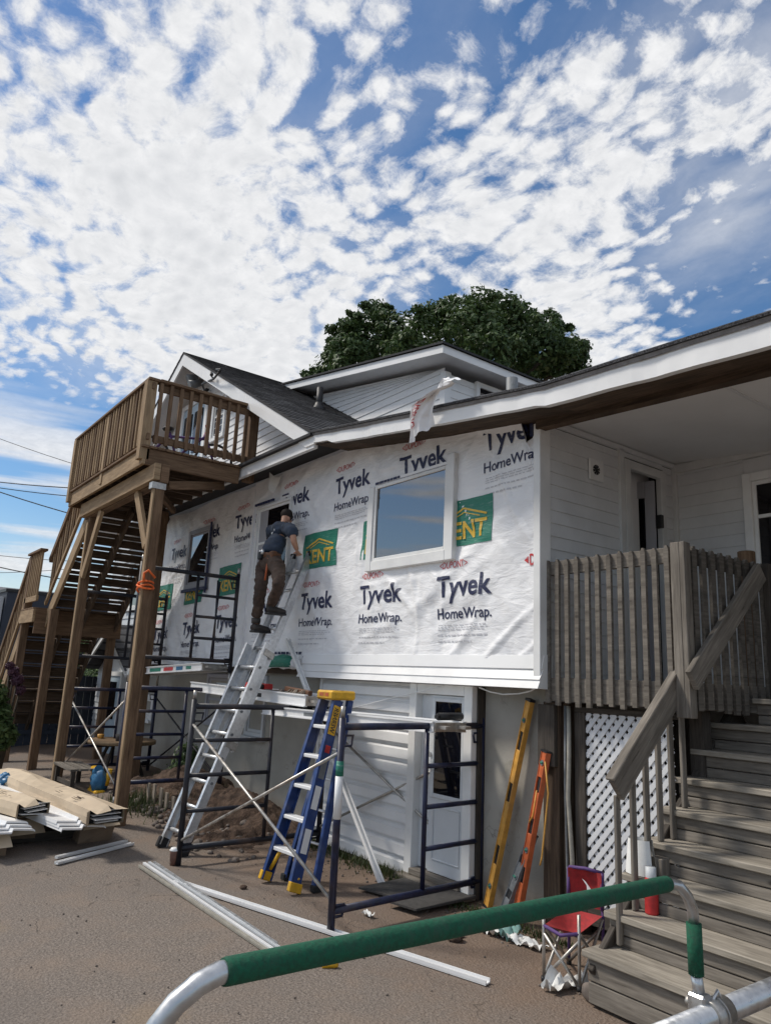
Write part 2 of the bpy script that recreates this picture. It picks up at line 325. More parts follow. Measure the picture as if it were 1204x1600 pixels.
# ------------------------------------------------------------------ mesh builder
class MB:
    def __init__(s): s.v = []; s.f = []; s.uv = []; s.mi = []; s.sm = []
    def face(s, pts, uv=None, m=0, sm=False):
        k = len(s.v); s.v += [tuple(p) for p in pts]; s.f.append(tuple(range(k, k + len(pts))))
        s.uv.append(uv or [(0, 0)] * len(pts)); s.mi.append(m); s.sm.append(sm)
    def frame(s, p, X, Y, Z, lx, ly, lz, m=0):
        """box centred on p with unit axes X (grain), Y, Z and full lengths"""
        p = Vector(p); X = Vector(X); Y = Vector(Y); Z = Vector(Z)
        k = len(s.v); hx, hy, hz = lx / 2, ly / 2, lz / 2
        for a in (-1, 1):
            for b in (-1, 1):
                for c in (-1, 1): s.v.append(tuple(p + X * (a * hx) + Y * (b * hy) + Z * (c * hz)))
        o = random.uniform(0, 30)
        quads = (((0, 1, 3, 2), 'e'), ((4, 6, 7, 5), 'e'), ((0, 4, 5, 1), 'y'), ((2, 3, 7, 6), 'y'), ((0, 2, 6, 4), 'z'), ((1, 5, 7, 3), 'z'))
        for q, t in quads:
            uv = []
            for i in q:
                a, b, c = (i >> 2) & 1, (i >> 1) & 1, i & 1
                if t == 'e': uv.append((o + b * ly * 0.3, o + c * lz))
                elif t == 'y': uv.append((o + a * lx, o + c * lz + (3 if b else 0)))
                else: uv.append((o + a * lx, o + b * ly + (7 if c else 5)))
            s.f.append(tuple(k + i for i in q)); s.uv.append(uv); s.mi.append(m); s.sm.append(False)
    def box(s, x0, x1, y0, y1, z0, z1, m=0):
        L = {'x': x1 - x0, 'y': y1 - y0, 'z': z1 - z0}; c = ((x0 + x1) / 2, (y0 + y1) / 2, (z0 + z1) / 2)
        ax = max(L, key=lambda q: L[q])
        if ax == 'x': s.frame(c, (1, 0, 0), (0, 1, 0), (0, 0, 1), L['x'], L['y'], L['z'], m)
        elif ax == 'y': s.frame(c, (0, 1, 0), (-1, 0, 0), (0, 0, 1), L['y'], L['x'], L['z'], m)
        else: s.frame(c, (0, 0, 1), (0, 1, 0), (-1, 0, 0), L['z'], L['y'], L['x'], m)
    def beam(s, p, q, w, t, up=(0, 0, 1), m=0):
        """board from p to q; w across (sideways), t along up"""
        p = Vector(p); q = Vector(q); X = (q - p); l = X.length; X.normalize(); up = Vector(up)
        Y = up.cross(X)
        if Y.length < 1e-4: Y = Vector((0, 1, 0)).cross(X)
        Y.normalize(); Z = X.cross(Y); s.frame((p + q) / 2, X, Y, Z, l, w, t, m)
    def tube(s, pts, r, n=10, m=0, caps=True, smooth=True):
        pts = [Vector(p) for p in pts]; rs = r if isinstance(r, (list, tuple)) else [r] * len(pts)
        k = len(s.v); T0 = (pts[1] - pts[0]).normalized()
        a = Vector((0, 0, 1)) if abs(T0.z) < 0.9 else Vector((1, 0, 0)); U = T0.cross(a).normalized(); d = 0.0
        ds = []
        for i, p in enumerate(pts):
            if i == 0: T = T0
            elif i == len(pts) - 1: T = (pts[i] - pts[i - 1]).normalized()
            else: T = ((pts[i] - pts[i - 1]).normalized() + (pts[i + 1] - pts[i]).normalized()).normalized()
            U = (U - T * U.dot(T)).normalized(); V = T.cross(U)
            if i: d += (pts[i] - pts[i - 1]).length
            ds.append(d)
            for j in range(n):
                an = 2 * math.pi * j / n; s.v.append(tuple(p + (U * math.cos(an) + V * math.sin(an)) * rs[i]))
        for i in range(len(pts) - 1):
            for j in range(n):
                j2 = (j + 1) % n
                s.f.append((k + i * n + j, k + i * n + j2, k + (i + 1) * n + j2, k + (i + 1) * n + j))
                s.uv.append([(ds[i], j / n), (ds[i], (j + 1) / n), (ds[i + 1], (j + 1) / n), (ds[i + 1], j / n)]); s.mi.append(m); s.sm.append(smooth)
        if caps:
            s.f.append(tuple(k + j for j in reversed(range(n)))); s.uv.append([(0, 0)] * n); s.mi.append(m); s.sm.append(False)
            e = k + (len(pts) - 1) * n
            s.f.append(tuple(e + j for j in range(n))); s.uv.append([(0, 0)] * n); s.mi.append(m); s.sm.append(False)
    def prism(s, poly, d, m=0):
        """extrude planar polygon (3-D points) by vector d"""
        a = [Vector(p) for p in poly]; d = Vector(d); b = [p + d for p in a]; n = len(a)
        s.face(list(reversed(a)), [(p.x, p.z) for p in reversed(a)], m); s.face(b, [(p.x, p.z) for p in b], m)
        for i in range(n):
            j = (i + 1) % n; s.face([a[i], a[j], b[j], b[i]], [(a[i].x, a[i].z), (a[j].x, a[j].z), (b[j].x + .1, b[j].z), (b[i].x + .1, b[i].z)], m)
    def grid(s, fn, nu, nv, m=0, sm=True, uvs=(1, 1)):
        k = len(s.v)
        for i in range(nu + 1):
            for j in range(nv + 1): s.v.append(tuple(fn(i / nu, j / nv)))
        for i in range(nu):
            for j in range(nv):
                a = k + i * (nv + 1) + j
                s.f.append((a, a + nv + 1, a + nv + 2, a + 1)); s.mi.append(m); s.sm.append(sm)
                s.uv.append([(i / nu * uvs[0], j / nv * uvs[1]), ((i + 1) / nu * uvs[0], j / nv * uvs[1]), ((i + 1) / nu * uvs[0], (j + 1) / nv * uvs[1]), (i / nu * uvs[0], (j + 1) / nv * uvs[1])])
    def ball(s, c, rx, ry, rz, nu=14, nv=9, m=0, fn=None):
        c = Vector(c)
        def f(u, v):
            a = u * 2 * math.pi; b = (v - 0.5) * math.pi; d = Vector((math.cos(b) * math.cos(a) * rx, math.cos(b) * math.sin(a) * ry, math.sin(b) * rz))
            if fn: d = d * fn(d)
            return c + d
        s.grid(f, nu, nv, m)
    def lathe(s, c, prof, n=16, m=0):
        c = Vector(c)
        s.grid(lambda u, v: _lathe(c, prof, u, v), n, len(prof) - 1, m)
    def add(s, o, m=None):
        k = len(s.v); s.v += o.v; s.f += [tuple(i + k for i in f) for f in o.f]; s.uv += o.uv; s.mi += (o.mi if m is None else [m] * len(o.f)); s.sm += o.sm

def _lathe(c, prof, u, v):
    i = min(int(round(v * (len(prof) - 1))), len(prof) - 1); r, z = prof[i]; a = u * 2 * math.pi
    return c + Vector((r * math.cos(a), r * math.sin(a), z))

BASE = {}
def link(name, mb, mats, parent=None, bevel=0.0, weld=False, kind=None, label=None):
    mats = [mats] if isinstance(mats, str) else mats
    if parent is not None: base = BASE[parent.name]
    else:
        xs = [p[0] for p in mb.v]; ys = [p[1] for p in mb.v]; zs = [p[2] for p in mb.v]
        base = Vector(((min(xs) + max(xs)) / 2, (min(ys) + max(ys)) / 2, min(zs)))
    me = bpy.data.meshes.new(name)
    me.from_pydata([((x - base.x) * S, (y - base.y) * S, (z - base.z) * S) for x, y, z in mb.v], [], mb.f)
    uvl = me.uv_layers.new(name='UVMap'); flat = []
    for u in mb.uv:
        for a, b in u: flat += [a, b]
    uvl.data.foreach_set('uv', flat)
    for m in mats: me.materials.append(MATS[m])
    me.polygons.foreach_set('material_index', mb.mi); me.polygons.foreach_set('use_smooth', mb.sm)
    if weld:
        bm = bmesh.new(); bm.from_mesh(me); bmesh.ops.remove_doubles(bm, verts=bm.verts, dist=0.0005); bmesh.ops.recalc_face_normals(bm, faces=bm.faces); bm.to_mesh(me); bm.free()
    me.update()
    o = bpy.data.objects.new(name, me); COL.objects.link(o); BASE[o.name] = base
    if parent is not None: o.parent = parent
    else: o.location = base * S
    if bevel:
        md = o.modifiers.new('edge', 'BEVEL'); md.width = bevel; md.segments = 1; md.limit_method = 'ANGLE'; md.angle_limit = math.radians(50)
    if kind: o['kind'] = kind
    if label: o['label'] = label
    return o
def tag(o, label, cat, group=None):
    o['label'] = label; o['category'] = cat; o['kind'] = 'thing'
    if group: o['group'] = group
    return o
def thing(name, label, cat, loc, group=None):
    o = bpy.data.objects.new(name, None); COL.objects.link(o); o.empty_display_size = 0.2
    b = Vector(loc); o.location = b * S; BASE[o.name] = b; return tag(o, label, cat, group)
def one(name, mb, mats, label, cat, group=None, **k): return tag(link(name, mb, mats, None, **k), label, cat, group)

def B(*a, m=0):
    b = MB(); b.box(*a, m=m); return b
def BM(p, q, w, t, up=(0, 0, 1)):
    b = MB(); b.beam(p, q, w, t, up); return b
def TB(pts, r, n=10):
    b = MB(); b.tube(pts, r, n); return b

_txt = {}
def text_faces(word, bold=0.0):
    """flat outline mesh of a word, normalised: x 0..1 over its width, y in cap heights"""
    key = (word, bold)
    if key in _txt: return _txt[key]
    cu = bpy.data.curves.new('t', 'FONT'); cu.body = word; cu.offset = bold; cu.resolution_u = 3
    o = bpy.data.objects.new('t', cu); COL.objects.link(o); dg = bpy.context.evaluated_depsgraph_get(); dg.update()
    me = bpy.data.meshes.new_from_object(o.evaluated_get(dg)); vs = [v.co.copy() for v in me.vertices]; fs = [tuple(p.vertices) for p in me.polygons]
    bpy.data.objects.remove(o); bpy.data.curves.remove(cu); bpy.data.meshes.remove(me)
    x0 = min(v.x for v in vs); x1 = max(v.x for v in vs)
    vs = [((v.x - x0) / (x1 - x0), v.y / 0.70) for v in vs]
    _txt[key] = (vs, fs); return _txt[key]
def text_on(mb, word, fn, bold=0.0, m=0, dense=0.0):
    """fn maps (u 0..1, v cap heights) to a point"""
    vs, fs = text_faces(word, bold)
    bm = bmesh.new(); bv = [bm.verts.new((a, b, 0)) for a, b in vs]
    for f in fs:
        try: bm.faces.new([bv[i] for i in f])
        except ValueError: pass
    if dense:
        for _ in range(3):
            es = [e for e in bm.edges if (e.verts[0].co - e.verts[1].co).length > dense]
            if not es: break
            bmesh.ops.subdivide_edges(bm, edges=es, cuts=1); bmesh.ops.triangulate(bm, faces=bm.faces)
    bm.verts.index_update(); k = len(mb.v)
    mb.v += [tuple(fn(v.co.x, v.co.y)) for v in bm.verts]
    for f in bm.faces:
        mb.f.append(tuple(k + v.index for v in f.verts)); mb.uv.append([(0, 0)] * len(f.verts)); mb.mi.append(m); mb.sm.append(True)
    bm.free()

YW = 4.35      # face of the wrapped wall
# ------------------------------------------------------------------ ground
def ground_z(x, y):
    t = max(0, min(1, (-7.6 - x) / 1.4)); t = t * t * (3 - 2 * t); u = max(0, min(1, (y - 2.2) / 1.2))
    return 0.16 * t * u + 0.012 * noise.noise(Vector((x * .5, y * .5, 0))) if (abs(x) < 40 and abs(y) < 40) else 0.0
def build_ground():
    xs = [-300, -120, -60, -40] + [-30 + i * 1.0 for i in range(14)] + [-16 + i * .25 for i in range(77)] + [6, 10, 20, 60, 300]
    ys = [-300, -100, -40, -20, -10, -5] + [-2 + i * .25 for i in range(33)] + [8, 12, 25, 60, 300]
    b = MB(); nx, ny = len(xs), len(ys)
    for x in xs:
        for y in ys: b.v.append((x, y, ground_z(x, y)))
    for i in range(nx - 1):
        for j in range(ny - 1):
            a = i * ny + j; b.f.append((a, a + ny, a + ny + 1, a + 1)); b.uv.append([(0, 0)] * 4); b.mi.append(0); b.sm.append(True)
    link('ground', b, 'asphalt', kind='structure')
build_ground()
def build_soil():
    b = MB()
    def f(u, v):
        x = -10.6 + u * 4.1; y = 3.15 + v * 1.5
        h = 0.27 * math.exp(-((x + 7.95) / .62) ** 2 - ((y - 4.15) / .42) ** 2) + 0.24 * math.exp(-((x + 9.6) / .8) ** 2 - ((y - 4.1) / .5) ** 2)
        e = min(u, 1 - u, v * 1.2) * 6; e = max(0, min(1, e))
        return (x, y, ground_z(x, y) - 0.03 + e * (0.035 + h) + e * (0.09 * noise.noise(Vector((x * 4, y * 4, 1))) + .05 * noise.noise(Vector((x * 11, y * 11, 2))) + .03 * abs(noise.noise(Vector((x * 27, y * 27, 5))))))
    b.grid(f, 170, 66); link('dirt', b, 'soil', kind='structure')
build_soil()

# ------------------------------------------------------------------ the house
HOUSE = thing('house', 'white two-storey house half stripped for new siding, its wall wrapped in printed white house wrap', 'house', (-8, 4.6, 0))

def siding(b, x0f, x1f, z0, z1, ex, P, lip=0.014):
    """lapped boards; P(s, z, out) gives the point, s along the wall"""
    z = z0
    while z < z1 - 1e-4:
        zt = min(z + ex, z1)
        a0, a1, t0, t1 = x0f(z), x1f(z), x0f(zt), x1f(zt)
        if a1 - a0 > 0.01 or t1 - t0 > 0.01:
            b.face([P(a0, z, lip), P(a1, z, lip), P(t1, zt, 0.002), P(t0, zt, 0.002)], [(a0, z), (a1, z), (t1, zt), (t0, zt)])
            b.face([P(a0, z, 0), P(a1, z, 0), P(a1, z, lip), P(a0, z, lip)], [(0, 0)] * 4)
        z = zt
def eave(x):
    """top of the fascia along the wing's low roof edge"""
    pts = [(-13.0, 4.24), (-6.6, 4.22), (-6.0, 4.13), (-4.95, 3.985), (-3.36, 3.775), (-1.77, 3.70), (1.5, 3.545)]
    for (a, za), (c, zc) in zip(pts, pts[1:]):
        if x <= c: return za + (zc - za) * (x - a) / (c - a)
    return pts[-1][1]

def core():
    b = MB()
    # wing body behind the wrap and stucco, with the porch left out on the right
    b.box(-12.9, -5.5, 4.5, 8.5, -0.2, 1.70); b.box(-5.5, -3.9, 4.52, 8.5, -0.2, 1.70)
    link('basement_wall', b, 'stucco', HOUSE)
    b = MB(); b.box(-12.75, -3.86, 4.40, 4.52, 1.68, 4.20 - 0.30)
    # stepped top under the sloping roof
    for x0, x1, zt in ((-12.75, -6.6, 4.16), (-6.6, -5.6, 4.05), (-5.6, -4.6, 3.92)): b.box(x0 + .001, x1, 4.402, 4.518, 3.895, zt)
    link('sheathing', b, 'old_brown', HOUSE)
    b = MB(); b.box(-12.9, -3.95, 4.53, 9.0, 1.7, 3.7); link('wall', b, 'vinyl', HOUSE)
core()

def wrap_h(x, z):
    v = Vector((x * 1.1, z * 1.1, 3.0)); h = 0.016 * noise.noise(v)
    u1 = x * .85 + z * .53; w1 = -x * .53 + z * .85
    h += 0.011 * noise.noise(Vector((u1 * 1.6, w1 * 8.0, 1.0))) * (0.5 + noise.noise(Vector((x * .9, z * .9, 8))))
    u2 = x * .6 - z * .8; w2 = x * .8 + z * .6
    h += 0.012 * noise.noise(Vector((u2 * 1.8, w2 * 9.0, 5.0))) * max(0, 0.35 + 1.3 * noise.noise(Vector((x * .8, z * .8, 11))))
    h += 0.006 * abs(noise.noise(Vector((x * 5, z * 5, 2))))
    k = 0.05 if (-8.74 < x < -7.77 and 2.82 < z < 3.86) or (-11.1 < x < -10.12 and 2.8 < z < 3.86) else 0.15 if (-6.12 < x < -4.82 and 2.74 < z < 3.68) else 0.5 if (-6.22 < x < -4.72 and 2.62 < z < 3.76) else 1.0
    rg = max(0, 1 - abs(noise.noise(Vector((u1 * .7, w1 * 2.6, 41)))) * 7) * max(0, .3 + noise.noise(Vector((x * .7, z * .8, 51))))
    rg += max(0, 1 - abs(noise.noise(Vector((u2 * .6, w2 * 2.8, 61)))) * 7) * max(0, .3 + noise.noise(Vector((x * .8, z * .8, 71))))
    rg += .8 * max(0, 1 - abs(noise.noise(Vector((x * 3.2, z * .5, 81)))) * 8) * max(0, .2 + noise.noise(Vector((x * .6, z * .6, 91))))
    h += 0.022 * rg + 0.010 * noise.noise(Vector((x * 2.6, z * 2.2, 21))) + 0.012 * abs(noise.noise(Vector((u1 * 1.1, w1 * 3.2, 31))))
    return h * 1.25 * k
def top_right(x):
    pts = [(-8.82, 4.17), (-8.35, 4.20), (-6.9, 4.17), (-5.93, 4.15), (-5.47, 4.09), (-5.2, 4.0), (-4.96, 3.985), (-4.37, 3.86), (-3.98, 3.79), (-3.92, 3.60), (-3.85, 3.74), (-3.79, 3.72)]
    for (a, za), (c, zc) in zip(pts, pts[1:]):
        if x <= c: return za + (zc - za) * (x - a) / (c - a) + 0.012 * noise.noise(Vector((x * 6, 0, 0)))
    return pts[-1][1]
def wrap():
    b = MB()
    def fr(u, v):
        x = -8.80 + u * 4.985; z0 = 1.88 if x > -7.32 else 1.74 + .03 * noise.noise(Vector((x * 5, 1, 1)))
        z = z0 + v * (top_right(x) - z0); curl = 0.05 * max(0, (v - .955) / .045) ** 2 if -5.4 < x < -3.9 else 0
        return (x, YW - wrap_h(x, z) - 0.004 - curl, z)
    b.grid(fr, 240, 104)
    def fl(u, v):
        x = -12.62 + u * 3.86; z = 1.74 + v * (2.43 + 0.02 * math.sin(x * 3)); return (x, YW + .012 - wrap_h(x, z), z)
    b.grid(fl, 160, 84)
    w = link('house_wrap', b, 'wrap', HOUSE)
    def pr(x, z): return (x, YW - wrap_h(x, z) - 0.0085 + (0.012 if x < -8.78 else 0), z)
    def printed(x0, z0, W=0.69, clip=None, rot=0.0, dup=True, tyvek=True):
        ca, sa = math.cos(rot), math.sin(rot)
        def place(ox, oz, wx, cap):
            def f(u, v): dx = ox + u * wx; dz = oz + v * cap; return pr(x0 + dx * ca - dz * sa, z0 + dx * sa + dz * ca)
            return f
        b = MB(); text_on(b, 'Tyvek', place(0, 0, W * .99, 0.182), 0.022, 0, 0.09)
        text_on(b, 'HomeWrap.', place(0, -0.195, W, 0.092), 0.012, 0, 0.09)
        o = link('printed_words', b, 'ink_navy', w)
        if dup:
            b = MB(); text_on(b, '\u2039DUPONT\u203a' if False else '<DUPONT>', place(0.02, 0.25, 0.37, 0.062), 0.0, 0, 0.12); link('printed_maker', b, 'ink_red', w)
        b = MB()
        for k, (zz, ln, hh) in enumerate(((-.255, .62, .008), (-.275, .66, .008), (-.295, .60, .008), (-.345, .64, .012), (-.40, .45, .014))):
            x = 0.02
            while x < ln:
                l = random.uniform(.02, .07); f = place(x, zz, min(l, ln - x), hh)
                b.face([f(0, 0), f(1, 0), f(1, 1), f(0, 1)]); x += l + .014
        link('fine_print', b, 'ink_grey', w)
    def kent(x0, z0, Wd=0.70, H=0.415, rot=0.0):
        ca, sa = math.cos(rot), math.sin(rot)
        def g(u, v, off=0.0): dx = u * Wd; dz = v * H; p = pr(x0 + dx * ca - dz * sa, z0 + dx * sa + dz * ca); return (p[0], p[1] - off, p[2])
        b = MB(); b.grid(lambda u, v: g(u, v), 16, 10); o = link('printed_panel', b, 'ink_green', w)
        b = MB(); text_on(b, 'KENT', lambda u, v: g(.10 + u * .80, .15 + v * .37, 0.004), 0.022, 0, 0.12)
        def bar(p, q, t):
            p = Vector((p[0], p[1])); q = Vector((q[0], q[1])); n = Vector((-(q - p).y, (q - p).x)).normalized() * t
            for i in range(6):
                a = p.lerp(q, i / 6); c = p.lerp(q, (i + 1) / 6)
                b.face([g(*(a - n), .004), g(*(c - n), .004), g(*(c + n), .004), g(*(a + n), .004)], sm=True)
        bar((.10, .60), (.50, .80), .020); bar((.50, .80), (.90, .60), .020); bar((.22, .58), (.50, .71), .010); bar((.50, .71), (.78, .58), .010)
        link('printed_name', b, 'ink_yellow', w)
    for x in (-7.44, -6.23, -5.03): printed(x, 2.41)
    printed(-8.62, 2.40)
    for x, z in ((-8.06, 3.70), (-6.85, 3.68), (-5.64, 3.665), (-4.47, 3.655)): printed(x, z, rot=0.015)
    for x, z in ((-9.76, 2.25), (-10.96, 2.19), (-12.16, 2.13)): printed(x, z, W=.70, rot=0.03)
    for x, z in ((-9.36, 3.62), (-10.56, 3.60), (-11.74, 3.42), (-12.7, 3.4)):
        if x > -12.6: printed(x, z, W=.64, rot=0.02)
    for x, z in ((-7.45, 2.87), (-6.26, 2.87), (-5.05, 2.85)): kent(x, z)
    for x, z in ((-9.82, 2.70), (-11.02, 2.64), (-12.27, 2.60)): kent(x, z, rot=0.02)
    # navy edge print down the right-hand side, partial D of the next print
    b = MB()
    z = 1.92
    while z < 3.2:
        l = random.uniform(.03, .12); b.face([pr(-3.872, z), pr(-3.845, z), pr(-3.845, z + l), pr(-3.872, z + l)]); z += l + random.uniform(.004, .015)
    for k in range(11):
        x = -8.3 + k * .09; b.face([pr(x, 1.90), pr(x + .07, 1.90), pr(x + .07, 1.93), pr(x, 1.93)])
    link('edge_print', b, 'ink_navy', w)
    b = MB(); text_on(b, 'D', lambda u, v: pr(-3.93 + u * .06, 2.60 + v * .09), .02); b.face([pr(-3.99, 2.645), pr(-3.945, 2.615), pr(-3.945, 2.675)]); link('printed_maker', b, 'ink_red', w)
    # torn strips: the flap hanging over the roof edge, the small one above the narrow window, the roll left at the foot
    b = MB()
    ctr = [onY(p[0], p[1], y) for p, y in (((656, 678), 3.82), ((656, 655), 3.79), ((664, 632), 3.77), ((673, 614), 3.76), ((686, 604), 3.75), ((708, 597), 3.73))]
    wid = [.17, .17, .24, .28, .17, .07]
    def ff(u, v):
        t = u * (len(ctr) - 1); i = min(int(t), len(ctr) - 2); c = ctr[i].lerp(ctr[i + 1], t - i); wv = wid[i] + (wid[i + 1] - wid[i]) * (t - i)
        s = (v - .5) * 2
        return c + Vector((wv * s * (.95 - .2 * u), -0.03 * math.cos(s * 4 + u * 5) - .010 * math.sin(s * 11), wv * s * .25 + .02 * noise.noise(Vector((u * 6, v * 6, 0)))))
    b.grid(ff, 22, 14)
    nm = MB(); text_on(nm, 'DUPONT', lambda u, v: Vector(ff(.12 + u * .46, .22 + v * .16)) + Vector((0, -.012, 0)), .01, 0, .15)
    fl_ = link('torn_flap', b, 'wrap', w)
    k = len(fl_.data.materials)
    link('torn_flap', nm, 'ink_red', w)
    b = MB(); c0 = onY(430, 742, 4.26)
    b.grid(lambda u, v: c0 + Vector(((u - .5) * .26 * (1.1 - v), -.05 * math.sin(u * 5) - .03 * v, -.20 * v + .04 * math.sin(u * 7))), 10, 8); link('torn_flap', b, 'paper', w)
    b = MB(); b.tube([(-7.95, 4.27, 1.80), (-7.6, 4.28, 1.82), (-7.30, 4.27, 1.80)], [.06, .075, .055], 10); b.tube([(-8.5, 4.29, 1.79), (-8.2, 4.28, 1.80), (-7.97, 4.27, 1.80)], [.04, .06, .05], 10)
    link('rolled_wrap', b, 'wrap', w)
    b = MB(); b.tube([(-7.92, 4.262, 1.805), (-7.6, 4.272, 1.825), (-7.36, 4.265, 1.805)], [.062, .077, .055], 10); link('rolled_wrap', b, 'ink_green', w)
    b = MB(); b.box(-8.835, -8.80, 4.31, 4.36, 1.9, 4.1); link('seam_tape', b, 'wrap', w)
wrap()

def lower_front():
    # flared white metal skirt under the wrap
    b = MB(); x0, x1 = -7.27, -3.77
    prof = [(4.345, 1.905), (4.325, 1.90), (4.30, 1.80), (4.315, 1.795), (4.27, 1.72), (4.28, 1.715), (4.25, 1.655), (4.42, 1.65)]
    for (y0, z0), (y1, z1) in zip(prof, prof[1:]): b.face([(x0, y1, z1), (x1, y1, z1), (x1, y0, z0), (x0, y0, z0)])
    for x, o in ((x0, 0), (x1, 1)):
        p = [(x, y, z) for y, z in prof] + [(x, 4.42, 1.9)]; b.face(p if o else p[::-1])
    link('skirt_flashing', b, 'white_metal', HOUSE)
    b = MB(); z = 0.02
    while z < 1.64:
        prof = [(0.0, .046), (.078, .040), (.104, .008), (.136, .0)]
        for (h0, o0), (h1, o1) in zip(prof, prof[1:]): b.face([(-6.95, 4.44 - o0, min(z + h0, 1.645)), (-5.42, 4.44 - o0, min(z + h0, 1.645)), (-5.42, 4.44 - o1, min(z + h1, 1.645)), (-6.95, 4.44 - o1, min(z + h1, 1.645))])
        b.face([(-6.95, 4.44, z), (-5.42, 4.44, z), (-5.42, 4.394, z), (-6.95, 4.394, z)]); z += .136
    b.box(-6.985, -6.945, 4.388, 4.46, 0.0, 1.648); link('basement_siding', b, 'vinyl', HOUSE)
    # basement door
    b = MB(); b.box(-5.43, -5.33, 4.385, 4.50, 0.0, 1.648); b.box(-4.70, -4.60, 4.385, 4.50, 0.04, 1.648); b.box(-5.328, -4.702, 4.39, 4.50, 1.56, 1.648)
    fr = link('door_frame', b, 'white_trim', HOUSE, bevel=.006)
    b = MB()
    d = MB(); d.box(-5.16, -4.70, 4.425, 4.46, 0.10, 1.555); d.box(-5.33, -5.163, 4.46, 4.47, 0.10, 1.555)
    # raised surround and lower panels
    for x0, x1, z0, z1 in ((-5.13, -5.09, .70, 1.53), (-4.75, -4.71, .70, 1.53), (-5.088, -4.752, .70, .735), (-5.088, -4.752, 1.50, 1.53)): d.box(x0, x1, 4.405, 4.424, z0, z1)
    for x0, x1, z0, z1 in ((-5.10, -4.76, .20, .215), (-5.10, -4.76, .62, .635), (-5.10, -5.087, .216, .619), (-4.773, -4.76, .216, .619)): d.box(x0, x1, 4.415, 4.424, z0, z1)
    dr = link('door', d, 'door_white', HOUSE, bevel=.005)
    link('door_glass', B(-5.088, -4.752, 4.413, 4.423, .736, 1.499), 'glass_dark', dr)
    hb = MB(); hb.tube([(-5.135, 4.424, .95), (-5.135, 4.37, .95)], [.018, .018], 10); hb.ball((-5.135, 4.355, .95), .032, .026, .032); hb.tube([(-5.135, 4.424, 1.05), (-5.135, 4.395, 1.05)], [.024, .024], 10)
    link('handle', hb, 'aluminium', dr)
    b = MB(); b.box(-5.45, -4.58, 4.30, 4.47, 0.0, 0.045); b.box(-5.33, -4.70, 4.36, 4.46, .046, .095); link('door_step', b, 'weathered', HOUSE, bevel=.006)
    # right-hand basement reveal strip
    link('corner_board', B(-4.598, -4.578, 4.44, 4.52, 0.0, 1.64), 'weathered_dark', HOUSE)
    # patch and small cable clips
    b = MB(); b.prism([onY(x, y, 4.517) for x, y in ((790, 1190), (805, 1186), (806, 1214), (794, 1218), (786, 1202))], (0, .01, 0)); link('stucco_patch', b, 'conduit', HOUSE)
lower_front()

def window(parent, x0, x1, z0, z1, yface, fw=.09, proud=.035, deep=.02, bars=(), label=None, frame='white_trim', glass='glass', sill=False, name='window'):
    """frame ring standing proud of the wall; pane set back inside it"""
    b = MB(); ya = yface - proud; yb = yface + .02
    b.box(x0, x0 + fw, ya, yb, z0, z1); b.box(x1 - fw, x1, ya, yb, z0, z1); b.box(x0 + fw, x1 - fw, ya + .001, yb, z0, z0 + fw); b.box(x0 + fw, x1 - fw, ya + .001, yb, z1 - fw, z1)
    o = link(name, b, frame, parent, bevel=.006, label=label)
    b = MB(); s = .035; X0, X1, Z0, Z1 = x0 + fw, x1 - fw, z0 + fw, z1 - fw; y2 = yface - proud + .022
    for q in ((X0, X0 + s, Z0, Z1), (X1 - s, X1, Z0, Z1)): b.box(q[0], q[1], y2, yb - .002, q[2], q[3])
    for q in ((Z0, Z0 + s), (Z1 - s, Z1)): b.box(X0 + s, X1 - s, y2 + .001, yb - .002, q[0], q[1])
    for k in bars: b.box(X0 + s, X1 - s, y2 + .002, yb - .002, k - .016, k + .016)
    link('sash', b, frame, o, bevel=.004)
    link('pane', B(X0 + s, X1 - s, yface + .002, yface + .008, Z0 + s, Z1 - s), glass, o)
    if sill: link('sill', B(x0 - .04, x1 + .04, ya - .05, yb, z0 - .045, z0 - .002), frame, o, bevel=.006)
    return o
